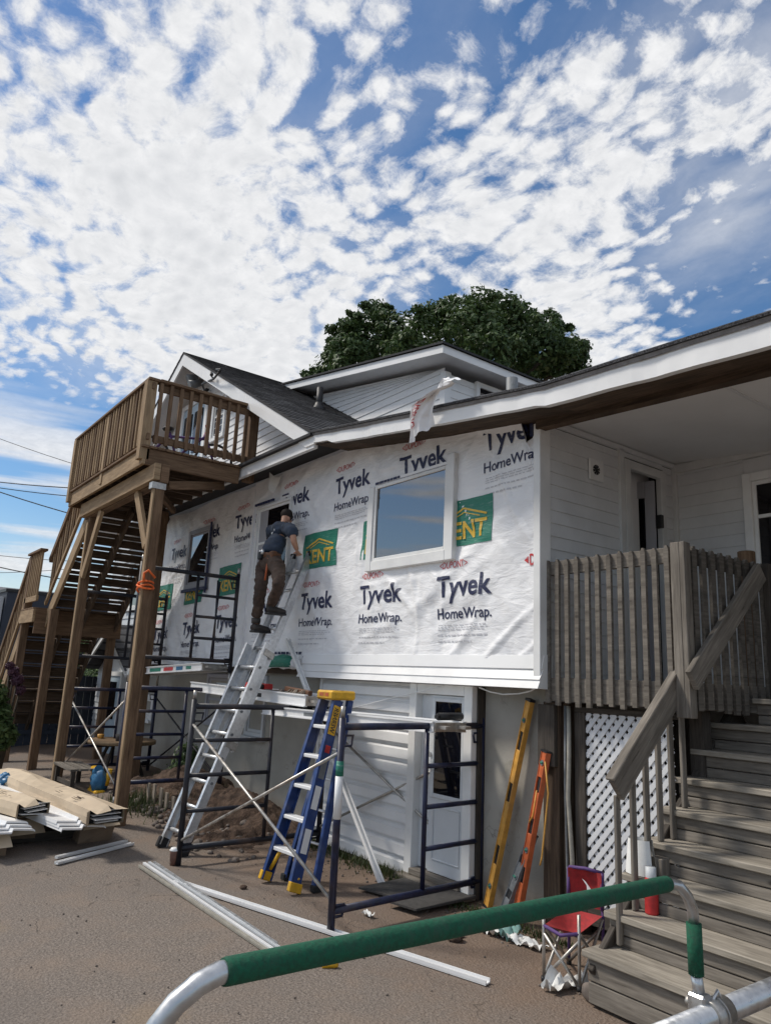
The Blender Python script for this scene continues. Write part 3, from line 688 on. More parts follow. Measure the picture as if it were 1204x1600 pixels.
def wall_windows():
    # big picture window: only left, right and bottom casing are on yet
    b = MB(); yf = YW - .055
    b.box(-6.13, -6.035, yf, YW + .02, 2.73, 3.62); b.box(-4.905, -4.80, yf, YW + .02, 2.73, 3.72); b.box(-6.035, -4.905, yf + .001, YW + .02, 2.73, 2.83)
    o = link('window', b, 'white_trim', HOUSE, bevel=.007, label='large picture window with white casing on three sides')
    b = MB(); y2 = YW - .04
    b.box(-6.034, -6.00, y2, YW + .02, 2.832, 3.625); b.box(-4.94, -4.906, y2, YW + .02, 2.832, 3.625); b.box(-6.0, -4.94, y2 + .001, YW + .02, 2.832, 2.862); b.box(-6.0, -4.94, y2 + .001, YW + .02, 3.59, 3.625)
    link('sash', b, 'white_trim', o, bevel=.004)
    link('pane', B(-6.0, -4.94, YW - .024, YW - .016, 2.862, 3.59), 'glass', o)
    b = MB(); b.box(-6.04, -4.80, YW - .036, YW - .0295, 3.632, 3.66)
    x = -6.03
    c = MB()
    while x < -5.62:
        l = random.uniform(.03, .07); c.box(x, x + l, YW - .042, YW - .037, 3.636, 3.660); x += l + .012
    t = link('flashing_tape', b, 'wrap', o); link('tape_print', c, 'ink_navy', o)
    # narrow window the worker leans into
    o = window(HOUSE, -8.70, -7.80, 2.86, 3.82, YW - .015, fw=.035, proud=.03, bars=(3.32,), label='narrow window behind the worker', glass='glass_dark')
    b = MB(); b.box(-8.664, -8.42, YW - .014, YW - .0085, 2.9, 3.78); link('side_sash', b, 'door_grey', o)
    b = MB(); x = -8.72
    while x < -8.2: l = random.uniform(.03, .07); b.box(x, x + l, YW - .07, YW - .05, 3.83, 3.86); x += l + .012
    link('tape_print', b, 'ink_navy', o)
    # far window under the deck, bare frame
    o = window(HOUSE, -11.02, -10.20, 2.88, 3.80, YW - .01, fw=.07, proud=.02, bars=(3.36,), frame='door_grey', label='double-hung window under the deck, not yet cased', glass='glass')
    b = MB(); b.box(-11.08, -10.14, YW - .045, YW - .02, 2.83, 2.875); b.box(-10.19, -10.165, YW - .045, YW - .02, 2.78, 3.84); link('flashing_tape', b, 'ink_navy', o)
    # basement windows behind the scaffold
    o = window(HOUSE, -10.15, -9.2, .93, 1.64, 4.5, fw=.06, frame='door_grey', bars=(1.29,), glass='glass', label='basement window behind the long plank')
    o = window(HOUSE, -8.86, -8.36, .90, 1.64, 4.5, fw=.05, frame='vinyl_grey', glass='glass_dark', sill=True, label='narrow basement window beside the extension ladder')
    window(HOUSE, -12.75, -12.2, .84, 1.24, 4.5, fw=.07, glass='glass_dark', sill=True, label='small low basement window near the far corner')
wall_windows()

def roofs():
    # fascia metal along the wing's roof edge (with its dents), drip edge and shingle edge above
    xs = [-13.0, -10, -8.4, -6.62]
    def strip(xs, yf, hgt, name, label=None):
        b = MB()
        for i, (a, c) in enumerate(zip(xs, xs[1:])):
            za, zc = eave(a), eave(c); ha, hc = hgt(a), hgt(c); ya, yc = yf(a), yf(c)
            b.face([(a, ya, za - ha), (c, yc, zc - hc), (c, yc, zc), (a, ya, za)])
            b.face([(a, ya, za - ha), (a, ya + .05, za - ha), (c, yc + .05, zc - hc), (c, yc, zc - hc)])
            b.face([(a, ya + .05, za - ha), (a, ya + .05, za), (c, yc + .05, zc), (c, yc + .05, zc - hc)])
        e = xs[-1]; b.face([(e, yf(e), eave(e) - hgt(e)), (e, yf(e) + .05, eave(e) - hgt(e)), (e, yf(e) + .05, eave(e)), (e, yf(e), eave(e))])
        return link(name, b, 'white_metal', HOUSE, weld=True)
    strip(xs, lambda x: 3.885, lambda x: .135, 'fascia')
    xr = [-6.60 + i * .09 for i in range(92)]
    strip(xr, lambda x: 3.87 + .012 * noise.noise(Vector((x * 2.2, 0, 3))) + .006 * noise.noise(Vector((x * 7, 0, 3))), lambda x: (.115 if x < -3.4 else .125 + .02 * min(1, (x + 3.4) / 1.6)) + .004 * noise.noise(Vector((x * 3, 5, 0))) - (.03 if x < -6.3 else 0), 'fascia')
    b = MB(); bb = MB(); rf = MB()
    xr = [-6.62, -6.0, -4.95, -3.36, -1.77, 1.5]
    for a, c in zip(xr, xr[1:]):
        za, zc = eave(a), eave(c)
        b.face([(a, 3.862, za - .005), (c, 3.862, zc - .005), (c, 3.85, zc + .02), (a, 3.85, za + .02)]); b.face([(a, 3.85, za + .02), (c, 3.85, zc + .02), (c, 3.95, zc + .021), (a, 3.95, za + .021)])
        bb.face([(a, 3.835, za + .022), (c, 3.835, zc + .022), (c, 3.835, zc + .045), (a, 3.835, za + .045)], [(a, 0), (c, 0), (c, .02), (a, .02)])
        rf.face([(a, 3.835, za + .045), (c, 3.835, zc + .045), (c, 9.2, zc + .047), (a, 9.2, za + .047)], [(0, a * S), (0, c * S), (6.5, c * S), (6.5, a * S)])
        rf.face([(a, 3.835, za + .022), (a, 9.2, za + .022), (c, 9.2, zc + .022), (c, 3.835, zc + .022)])
    link('drip_edge', b, 'drip_grey', HOUSE); bb.add(rf); link('roof', bb, 'shingle', HOUSE, label='low-pitched shingle roof over the wing and porch')
    # boxed brown boards under the overhang
    b = MB()
    for a, c in zip(xr, xr[1:]):
        za, zc = eave(a) - .10, eave(c) - .10
        b.face([(a, 3.90, za), (a, 4.40, za + .03), (c, 4.40, zc + .03), (c, 3.90, zc)], [(a, 0), (a, .4), (c, .4), (c, 0)])
    link('soffit_boards', b, 'old_brown', HOUSE)
    # steep apron roof in front of the gable wall
    b = MB(); b.face([(-13.0, 3.83, 4.245), (-6.62, 3.83, 4.245), (-7.3, 4.32, 4.58), (-13.0, 4.32, 4.58)], [(-13, 0), (-6.6, 0), (-7.3, .6), (-13, .6)])
    b.face([(-13.0, 3.83, 4.215), (-13.0, 4.36, 4.215), (-6.62, 4.36, 4.215), (-6.62, 3.83, 4.215)]); b.face([(-13.0, 3.83, 4.215), (-6.62, 3.83, 4.215), (-6.62, 3.83, 4.245), (-13.0, 3.83, 4.245)])
    link('roof', b, 'shingle', HOUSE, label='narrow shingle strip below the gable')
    # gable
    AX, AZ, SL = -10.93, 6.67, .566; XR = -6.6; XL = AX - (XR - AX)
    zr = lambda x: AZ - SL * abs(x - AX)
    b = MB(); zin = .22
    siding(b, lambda z: max(AX - (AZ - zin - z) / SL, -14.9), lambda z: max(AX + (AZ - zin - z) / SL, AX - 0.001 if z < AZ - zin else AX), 4.50, AZ - zin, 0.105, lambda s, z, o: (s, 4.30 - o, z), .014)
    g = link('gable_wall', b, 'vinyl', HOUSE)
    b = MB(); b.prism([(XL + .8, 4.303, 4.3), (XR - .8, 4.303, 4.3), (AX, 4.303, AZ - .2)], (0, .1, 0)); link('gable_backing', b, 'vinyl_grey', HOUSE)
    for sgn, XE in ((1, XR), (-1, XL)):
        b = MB(); N_ = 40
        # shingled slope
        def slope(u, v, XE=XE): x = AX + (XE - AX) * u; return (x, 3.86 + v * 6.0, zr(x) + .02 + .0)
        b.grid(slope, 1, 1, uvs=(5.9, 7.2)); 
        nrow = 34
        for k in range(nrow):
            u0 = k / nrow; x0 = AX + (XE - AX) * u0; x1 = AX + (XE - AX) * (k + 1) / nrow
            q = [(x0, 3.86, zr(x0) + .022), (x1, 3.86, zr(x1) + .034), (x1, 9.8, zr(x1) + .034), (x0, 9.8, zr(x0) + .022)]
            uvq = [(0, k * .14), (0, (k + 1) * .14), (7.1, (k + 1) * .14), (7.1, k * .14)]
            b.face(q if sgn > 0 else q[::-1], uvq if sgn > 0 else uvq[::-1])
        # dark edge and underside
        q = [(AX, 3.86, AZ + .02), (AX, 3.86, AZ - .01), (XE, 3.86, zr(XE) - .01), (XE, 3.86, zr(XE) + .034)]; b.face(q, [(0, 0)] * 4)
        link('roof', b, 'shingle', HOUSE, label='dark shingle slope of the gable')
        b = MB(); b.face([(AX, 3.90, AZ - .05), (XE, 3.90, zr(XE) - .05), (XE, 9.0, zr(XE) - .05), (AX, 9.0, AZ - .05)]); link('soffit', b, 'ceiling', HOUSE)
        # rake boards
        b = MB(); w = .20
        b.prism([(AX, 3.872, AZ - .012), (XE, 3.872, zr(XE) - .012), (XE, 3.872, zr(XE) - .10), (XE - sgn * .18, 3.872, zr(XE) - .10), (AX, 3.872, AZ - .012 - w)], (0, .03, 0)); link('rake_board', b, 'white_metal', HOUSE)
    # gable door and slim window behind the deck rail
    b = MB(); b.box(-11.62, -10.72, 4.25, 4.285, 4.50, 5.95); gd = link('door', b, 'door_blue', HOUSE, bevel=.006, label='pale blue door opening onto the raised deck')
    b = MB()
    for x0, x1, z0, z1 in ((-11.55, -11.22, 5.1, 5.8), (-11.12, -10.79, 5.1, 5.8)): b.box(x0, x1, 4.235, 4.249, z0, z1)
    link('door_glass', b, 'glass_dark', gd)
    b = MB(); b.box(-11.71, -11.625, 4.235, 4.288, 4.5, 6.03); b.box(-10.715, -10.62, 4.235, 4.288, 4.5, 6.03); b.box(-11.62, -10.72, 4.236, 4.288, 5.955, 6.03); link('door_frame', b, 'white_trim', HOUSE)
    window(HOUSE, -10.46, -9.96, 5.12, 5.86, 4.285, fw=.06, proud=.03, bars=(5.52,), glass='glass_dark', label='slim window beside the gable door')
    # dormer storey behind
    b = MB(); siding(b, lambda z: max(-10.9, AX + (AZ - z) / SL - .12), lambda z: -6.76, 4.1, 5.66 + .62, .115, lambda s, z, o: (s, 5.85 - o, min(z, 5.60 - .175 * (s + 6.4))), .014)
    siding(b, lambda z: 5.86, lambda z: 9.2, 4.0, 5.58, .115, lambda s, z, o: (-6.75 + o, s, z), .014)
    b.box(-6.83, -6.73, 5.83, 5.93, 4.0, 5.60); link('dormer_wall', b, 'vinyl', HOUSE)
    b = MB(); X0, X1 = -10.55, -6.41; z0, z1 = 6.47, 5.745
    b.prism([(X0, 5.5, z0), (X0 + .22, 5.5, z0 - .145), (X1, 5.5, z1 - .105), (X1, 5.5, z1)], (0, .03, 0)); b.prism([(X1, 5.532, z1), (X1, 5.532, z1 - .105), (X1, 9.4, z1 - .105), (X1, 9.4, z1)], (-.03, 0, 0)); link('fascia', b, 'white_metal', HOUSE)
    b = MB(); b.face([(X0, 5.47, z0 + .03), (X1 + .03, 5.47, z1 + .03), (X1 + .03, 9.4, z1 + .03), (X0, 9.4, z0 + .03)], [(0, 0), (0, 5), (5, 5), (5, 0)]); b.face([(X0, 5.47, z0 + .002), (X1 + .03, 5.47, z1 + .002), (X1 + .03, 5.47, z1 + .03), (X0, 5.47, z0 + .03)])
    b.face([(X1 + .03, 5.47, z1 + .002), (X1 + .03, 9.4, z1 + .002), (X1 + .03, 9.4, z1 + .03), (X1 + .03, 5.47, z1 + .03)]); link('roof', b, 'shingle', HOUSE, label='low dormer roof behind the gable')
    b = MB(); b.face([(X0, 5.53, z0 - .09), (X0, 9.4, z0 - .09), (X1 - .03, 9.4, z1 - .09), (X1 - .03, 5.53, z1 - .09)]); link('soffit', b, 'vinyl', HOUSE)
    b = MB(); b.box(-6.745, -6.695, 6.36, 6.42, 4.5, 5.60); b.box(-6.745, -6.695, 7.1, 7.16, 4.5, 5.60); b.box(-6.745, -6.696, 6.42, 7.1, 5.53, 5.60); dw = link('window', b, 'white_trim', HOUSE, label='dormer window half hidden by the roof edge')
    link('pane', B(-6.745, -6.72, 6.42, 7.1, 4.5, 5.53), 'glass_dark', dw)
    # vent pipes
    b = MB(); p = Vector((-8.91, 5.27, 5.50)); b.tube([p, p + Vector((0, 0, .36))], .05, 12); b.lathe(p, [(.12, -.02), (.12, .03), (.075, .06), (.06, .12)], 14); link('vent_pipe', b, 'black', HOUSE)
    b = MB(); p = Vector((-4.86, 5.1, 3.9)); b.tube([p, p + Vector((0, 0, .79))], .06, 12); link('vent_pipe', b, 'grey_plastic', HOUSE)
    # dark metal service bracket and twin spotlights under the rake
    b = MB(); a = onY(320, 612, 4.24); c = onY(334, 592, 3.80); d = onY(346, 577, 3.72)
    b.tube([a, onY(316, 600, 4.0), c, d], .016, 8); b.tube([c, onY(329, 586, 3.8), onY(330, 581, 3.8)], .012, 8); b.tube([d, onY(338, 577, 3.74)], .012, 8); b.ball(onY(331, 585, 3.8), .025, .025, .03); b.ball(onY(343, 580, 3.74), .022, .022, .03); b.box(a.x - .05, a.x + .05, 4.24, 4.29, a.z - .2, a.z + .05)
    link('service_bracket', b, 'black', HOUSE)
    b = MB(); q = onY(309, 597, 4.22); b.box(q.x - .05, q.x + .05, 4.23, 4.29, q.z - .05, q.z + .05)
    for px, py in ((303, 590), (306, 599)):
        e = onY(px, py, 4.08); b.tube([q, e], .02, 8); b.tube([e + Vector((0, .06, .02)), e + Vector((-.03, -.09, -.05))], [.05, .085], 12)
    link('spotlight', b, 'grey_plastic', HOUSE)
roofs()

def porch():
    XP = -3.80
    b = MB(); y0, y1 = 4.36, 5.36
    siding(b, lambda z: y0 + .05, lambda z: 5.37, 1.68, 3.74, .105, lambda s, z, o: (XP + o, s, z), .012)
    siding(b, lambda z: 6.0, lambda z: 6.2, 1.68, 3.74, .105, lambda s, z, o: (XP + o, s, z), .012)
    siding(b, lambda z: 5.37, lambda z: 6.0, 3.70, 3.80, .105, lambda s, z, o: (XP + o, s, z), .012)
    siding(b, lambda z: XP, lambda z: -3.13, 1.68, 3.86, .105, lambda s, z, o: (s, 6.2 - o, z), .012)
    siding(b, lambda z: -3.13, lambda z: 1.5, 1.68, 2.58, .105, lambda s, z, o: (s, 6.2 - o, z), .012)
    siding(b, lambda z: -1.9, lambda z: 1.5, 2.58, 3.86, .105, lambda s, z, o: (s, 6.2 - o, z), .012)
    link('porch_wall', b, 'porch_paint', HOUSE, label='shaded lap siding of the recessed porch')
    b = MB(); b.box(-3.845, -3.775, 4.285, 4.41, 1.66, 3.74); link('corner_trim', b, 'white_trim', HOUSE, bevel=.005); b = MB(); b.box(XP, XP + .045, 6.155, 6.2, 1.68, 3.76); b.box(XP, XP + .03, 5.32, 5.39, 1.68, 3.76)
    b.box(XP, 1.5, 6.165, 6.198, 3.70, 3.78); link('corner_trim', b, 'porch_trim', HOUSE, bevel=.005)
    b = MB(); b.box(XP - .02, XP + .035, 5.392, 5.47, 1.68, 3.68); b.box(XP - .02, XP + .035, 5.93, 6.0, 1.68, 3.68); b.box(XP - .02, XP + .034, 5.47, 5.93, 3.60, 3.68); link('door_frame', b, 'porch_trim', HOUSE, bevel=.005)
    # dark room behind the open door
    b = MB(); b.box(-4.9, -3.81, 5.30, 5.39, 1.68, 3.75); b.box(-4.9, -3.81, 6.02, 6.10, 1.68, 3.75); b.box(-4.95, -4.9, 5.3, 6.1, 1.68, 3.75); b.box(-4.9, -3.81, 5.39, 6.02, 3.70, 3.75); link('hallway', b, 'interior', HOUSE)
    hinge = Vector((XP - .02, 5.915, 0)); dirv = Vector((-.80, -.33, 0)).normalized(); nrm = Vector((dirv.y, -dirv.x, 0)); 
    if nrm.x < 0: nrm = -nrm
    def dp(s, z, o): return hinge + dirv * s + nrm * o + Vector((0, 0, z))
    def dbox(b, s0, s1, z0, z1, o0, o1): c = dp((s0 + s1) / 2, (z0 + z1) / 2, (o0 + o1) / 2); b.frame(c, (0, 0, 1), dirv, nrm, z1 - z0, s1 - s0, o1 - o0)
    b = MB(); dbox(b, 0, .09, 1.70, 3.58, 0, .035); dbox(b, .43, .52, 1.70, 3.58, 0, .035); dbox(b, .09, .43, 3.42, 3.58, 0, .034); dbox(b, .09, .43, 2.52, 2.60, 0, .034); dbox(b, .09, .43, 1.70, 1.95, 0, .034)
    d = link('door', b, 'door_grey', HOUSE, bevel=.005, label='porch door standing open'); b = MB(); dbox(b, .09, .43, 2.60, 3.42, .012, .018); dbox(b, .09, .43, 1.95, 2.52, .012, .018); link('door_glass', b, 'glass_dark', d)
    b = MB(); b.box(XP - .01, XP + .045, 5.895, 5.935, 3.13, 3.25); link('closer', b, 'black', d)
    # white vent cover
    b = MB(); b.box(XP + .013, XP + .03, 4.90, 5.09, 3.39, 3.58); v = link('vent_cover', b, 'white_trim', HOUSE, bevel=.008)
    b = MB()
    for k in range(8):
        a = k * math.pi / 4; b.prism([(XP + .031, 4.985, 3.485), (XP + .031, 4.985 + .045 * math.cos(a), 3.485 + .045 * math.sin(a)), (XP + .031, 4.985 + .045 * math.cos(a + .55), 3.485 + .045 * math.sin(a + .55))], (.004, 0, 0))
    b.tube([(XP + .031, 4.985, 3.485), (XP + .037, 4.985, 3.485)], .017, 10); link('grille', b, 'black', v)
    # window in the back wall
    o = window(HOUSE, -3.13, -1.9, 2.55, 3.56, 6.19, fw=.075, bars=(3.17,), glass='glass_dark', label='porch window in the back wall')
    # ceiling with panel seams
    zc = lambda x: 3.80 - .085 * (x + 3.8); b = MB()
    b.face([(-3.8, 4.30, zc(-3.8)), (-3.8, 6.3, zc(-3.8)), (1.5, 6.3, zc(1.5)), (1.5, 4.30, zc(1.5))]); link('porch_ceiling', b, 'ceiling', HOUSE)
    for x in (-2.35, -1.2): link('ceiling_batten', B(x - .012, x + .012, 4.35, 6.2, zc(x) - .012, zc(x) + .004), 'porch_paint', HOUSE)
    link('ceiling_batten', B(XP, XP + .03, 4.35, 6.2, 3.745, 3.79), 'porch_paint', HOUSE)
    # brown beam left bare above the porch opening
    b = MB(); b.prism([(-3.80, 4.26, 3.68), (1.5, 4.26, 3.40), (1.5, 4.26, 3.55), (-3.36, 4.26, 3.73), (-3.80, 4.26, 3.78)], (0, .09, 0)); 
    link('porch_beam', b, 'old_brown', HOUSE)
    b = MB(); b.box(-3.78, 1.5, 5.12, 6.2, 1.56, 1.655); link('porch_floor', b, 'weathered', HOUSE)
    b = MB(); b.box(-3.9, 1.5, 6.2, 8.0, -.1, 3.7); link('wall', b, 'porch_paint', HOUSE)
porch()

def far_end():
    # the rest of the house beyond the deck: old siding, a window and a little gabled entry
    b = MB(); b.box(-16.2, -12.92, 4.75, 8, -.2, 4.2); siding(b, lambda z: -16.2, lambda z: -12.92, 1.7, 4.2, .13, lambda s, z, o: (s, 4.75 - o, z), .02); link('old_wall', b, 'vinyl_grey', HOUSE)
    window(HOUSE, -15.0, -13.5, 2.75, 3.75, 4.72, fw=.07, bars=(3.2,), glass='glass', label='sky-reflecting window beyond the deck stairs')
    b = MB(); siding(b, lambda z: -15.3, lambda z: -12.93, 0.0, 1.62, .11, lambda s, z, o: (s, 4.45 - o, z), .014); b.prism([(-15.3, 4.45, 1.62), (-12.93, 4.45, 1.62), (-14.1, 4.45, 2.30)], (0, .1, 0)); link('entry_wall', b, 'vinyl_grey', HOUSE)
    for s, xe in ((1, -12.75), (-1, -15.5)):
        b = MB(); b.prism([(-14.1, 4.15, 2.38), (xe, 4.15, 1.60), (xe, 4.15, 1.50), (-14.1, 4.15, 2.27)], (0, .03, 0)); link('rake_board', b, 'white_trim', HOUSE)
        b = MB(); b.prism([(-14.1, 4.13, 2.44), (xe, 4.13, 1.65), (xe, 4.13, 1.605), (-14.1, 4.13, 2.385)], (0, .62, 0)); link('roof', b, 'shingle', HOUSE, label='small entry roof')
    b = MB(); b.box(-14.35, -13.6, 4.36, 4.43, .1, 1.5); d = link('door', b, 'door_blue', HOUSE, bevel=.005, label='pale entry door at the far end'); link('door_glass', B(-14.15, -13.8, 4.35, 4.359, .75, 1.4), 'glass_dark', d)
    b = MB()
    for q in ((-14.44, -14.355), (-13.595, -13.51)): b.box(q[0], q[1], 4.34, 4.43, .05, 1.58)
    b.box(-14.355, -13.595, 4.341, 4.43, 1.505, 1.58); link('door_frame', b, 'white_trim', HOUSE)
far_end()
# ------------------------------------------------------------------ raised wooden deck on posts
def raised_deck():
    X0, X1, Y0, Y1 = -11.65, -8.38, 2.62, 3.86
    t = thing('raised_deck', 'high timber deck on tall posts, its picket railing level with the white gable', 'deck', (-10, 2.8, 0))
    def part(n, b, m='treated', **k): return link(n, b, m, t, bevel=.005, **k)
    part('rim_board', B(X0, X1, Y0, Y0 + .04, 4.0, 4.20), 'treated_pale_sunlit'); part('rim_board', B(X1 - .04, X1, Y0 + .041, Y1, 4.0, 4.20)); part('rim_board', B(X0, X0 + .04, Y0 + .041, Y1, 4.0, 4.20))
    for k in range(9):
        x = X0 + .35 + k * .35; part('joist', B(x, x + .035, Y0 + .041, Y1, 4.02, 4.19), 'old_brown')
    n = 13; w = (Y1 - Y0 + .04) / n
    for k in range(n): part('floor_board', B(X0 - .03, X1 + .03, Y0 - .03 + k * w, Y0 - .03 + (k + 1) * w - .008, 4.201, 4.232), 'treated')
    part('beam', B(-11.3, -8.2, 2.80, 2.90, 3.78, 3.998))
    part('beam', B(-11.3, -8.2, 2.72, 2.795, 3.80, 3.997), 'treated_pale_sunlit')
    # posts
    for px, py, zb in ((-8.32, 2.80, -.02), (-11.10, 2.83, -.02)):
        b = MB(); b.box(px, px + .09, py - .03, py + .075, zb, 3.78 if px > -9 else 3.78)
        p = part('post', b, 'treated')
        part('post', B(px + .005, px + .085, py - .052, py - .031, .05, 3.70), 'treated_pale_sunlit')  # thin added facing; its paler colour paints the sunlit front of the post
    b = MB(); b.box(-8.325, -8.222, 2.72, 2.885, 3.70, 3.775); link('post_bracket', b, 'steel', t)
    part('post', B(-10.9, -10.78, 3.75, 3.87, 0, 4.0))
    # braces
    part('brace', BM((-8.42, 2.80, 3.05), (-8.98, 2.80, 3.80), .05, .12), 'treated_pale_sunlit'); part('brace', BM((-10.98, 2.80, 2.90), (-10.45, 2.80, 3.80), .05, .12), 'treated_pale_sunlit')
    part('brace', BM((-8.30, 2.93, 3.78), (-8.6, 3.75, 3.99), .06, .10))
    part('brace', BM((-8.9, 2.95, 3.90), (-10.4, 3.8, 3.95), .06, .08))
    # railing
    zt = 5.08
    def rail(p, q, m): part('top_rail', BM((*p, zt - .02), (*q, zt - .02), .14, .035), m); part('rail_board', BM((*p, zt - .10), (*q, zt - .10), .035, .085), m); part('bottom_rail', BM((*p, 4.34), (*q, 4.34), .035, .085), m)
    rail((X0, Y0 + .03), (X1 + .02, Y0 + .03), 'treated'); rail((X1 - .03, Y0 + .10), (X1 - .03, Y1 + .2), 'treated'); rail((X0 + .03, Y0 + .10), (X0 + .03, Y0 + .25), 'treated')
    n = 28
    for k in range(1, n):
        x = X0 + (X1 - X0) * k / n; big = (k == 14)
        part('baluster', B(x - (.045 if big else .019), x + (.045 if big else .019), Y0 - .015, Y0 + (.075 if big else .012), 4.26 if not big else 4.05, zt - .04), 'treated_pale_sunlit' if k % 3 else 'treated')
    n = 11
    for k in range(1, n):
        y = Y0 + (Y1 + .15 - Y0) * k / n
        part('baluster', B(X1 - .012, X1 + .022, y - .022, y + .022, 4.27, zt - .04), 'treated')
    for x, y in ((X1 - .06, Y0 + .005), (X0 + .06, Y0 + .005), (X1 - .06, Y1 + .14)): part('rail_post', B(x - .06, x + .06, y - .05, y + .07, 4.06, zt - .035), 'treated_pale_sunlit' if y < 3 else 'treated')
    return t
raised_deck()
def strap():
    b = MB(); c = onX(232, 912, -8.27)
    for k, (w, z, tl) in enumerate(((.09, 0, .02), (.10, -.035, -.03), (.095, -.06, .04))):
        pts = [Vector((-8.28 + w * math.cos(a) * 1.0, 2.80 + w * .9 * math.sin(a), c.z + z + tl * math.cos(a))) for a in [i * math.pi / 8 for i in range(17)]]; b.tube(pts, .012, 6)
    b.tube([Vector((-8.18, 2.74, c.z)), Vector((-8.17, 2.73, c.z + .1)), Vector((-8.18, 2.78, c.z + .14)), Vector((-8.16, 2.86, c.z + .06))], .014, 6)
    one('strap', b, 'strap_orange', 'bright orange strap tied round the front deck post', 'strap')
strap()

def back_stairs():
    t = thing('outdoor_stairs', 'long timber staircase climbing past a landing to the raised deck', 'stairs', (-13, 3.2, 0))
    def part(n, b, m='treated', **k): return link(n, b, m, t, bevel=.005, **k)
    def flight(xt, zt, n, run, rise, y0, y1, rails):
        # goes down towards -x
        for k in range(1, n + 1):
            x = xt - k * run; z = zt - k * rise
            part('tread', B(x - .02, x + run * .44, y0, y1, z - .03, z), 'old_brown'); part('tread', B(x + run * .53, x + run * .97, y0, y1, z - .03, z), 'old_brown')
        for k in range(1, n + 1):
            x = xt - k * run; z = zt - k * rise; part('riser', B(x + run * .98, x + run * .98 + .025, y0, y1, z + .018, z + rise - .045), 'old_brown')
        s = rise / run; xb = xt - (n + .6) * run
        def st(y, off, w, m, wd=.045, nm='stringer'): part(nm, BM((xt, y, zt + off), (xb, y, zt + off - (xt - xb) * s), wd, w), m)
        for y in (y0, (y0 + y1) / 2, y1): st(y, -.20, .22, 'treated_pale_sunlit' if y == y0 else 'old_brown')
        if rails:
            for y in ((y0 - .03,) if rails == 1 else (y0 - .03, y1 + .03)):
                st(y, .90, .10, 'treated', .09, 'top_rail'); st(y, .18, .07, 'treated_pale_sunlit', .04, 'bottom_rail')
                m = int((xt - xb) / .14)
                for k in range(m):
                    x = xt - .07 - k * .14; z = zt - (xt - x) * s; part('baluster', B(x - .017, x + .017, y - .017, y + .017, z + .16, z + .88), 'treated_pale_sunlit' if k % 2 else 'treated')
    flight(-11.05, 4.22, 9, .215, .185, 2.85, 3.95, 1)
    # landing
    zl = 2.55; xa, xb_ = -13.0, -13.95
    for k in range(7): part('landing_board', B(xb_ + k * .137, xb_ + k * .137 + .13, 2.62, 4.05, zl - .03, zl), 'treated')
    part('landing_rim', B(xb_, xa + .05, 2.62, 2.66, zl - .24, zl - .031), 'treated_pale_sunlit'); part('landing_rim', B(xa + .01, xa + .05, 2.661, 4.05, zl - .42, zl - .031), 'treated'); part('landing_rim', B(xb_, xb_ + .04, 2.661, 4.05, zl - .24, zl - .031))
    for x, y in ((-12.62, 2.86), (-13.85, 2.70), (-13.1, 3.95)): part('post', B(x - .06, x + .06, y - .06, y + .06, 0, zl - .03 if x > -13 else 3.5 if y < 3 else zl - .03), 'treated')
    part('landing_rail', BM((-13.0, 2.66, 3.50), (-13.95, 2.66, 3.50), .12, .04)); part('landing_rail', BM((-13.0, 2.66, 2.70), (-13.95, 2.66, 2.70), .04, .09), 'treated_pale_sunlit')
    for k in range(7): x = -13.08 - k * .13; part('baluster', B(x - .017, x + .017, 2.645, 2.68, 2.70, 3.48), 'treated_pale_sunlit')
    flight(-13.95, 2.55, 10, .205, .225, 2.72, 3.95, 1)
back_stairs()

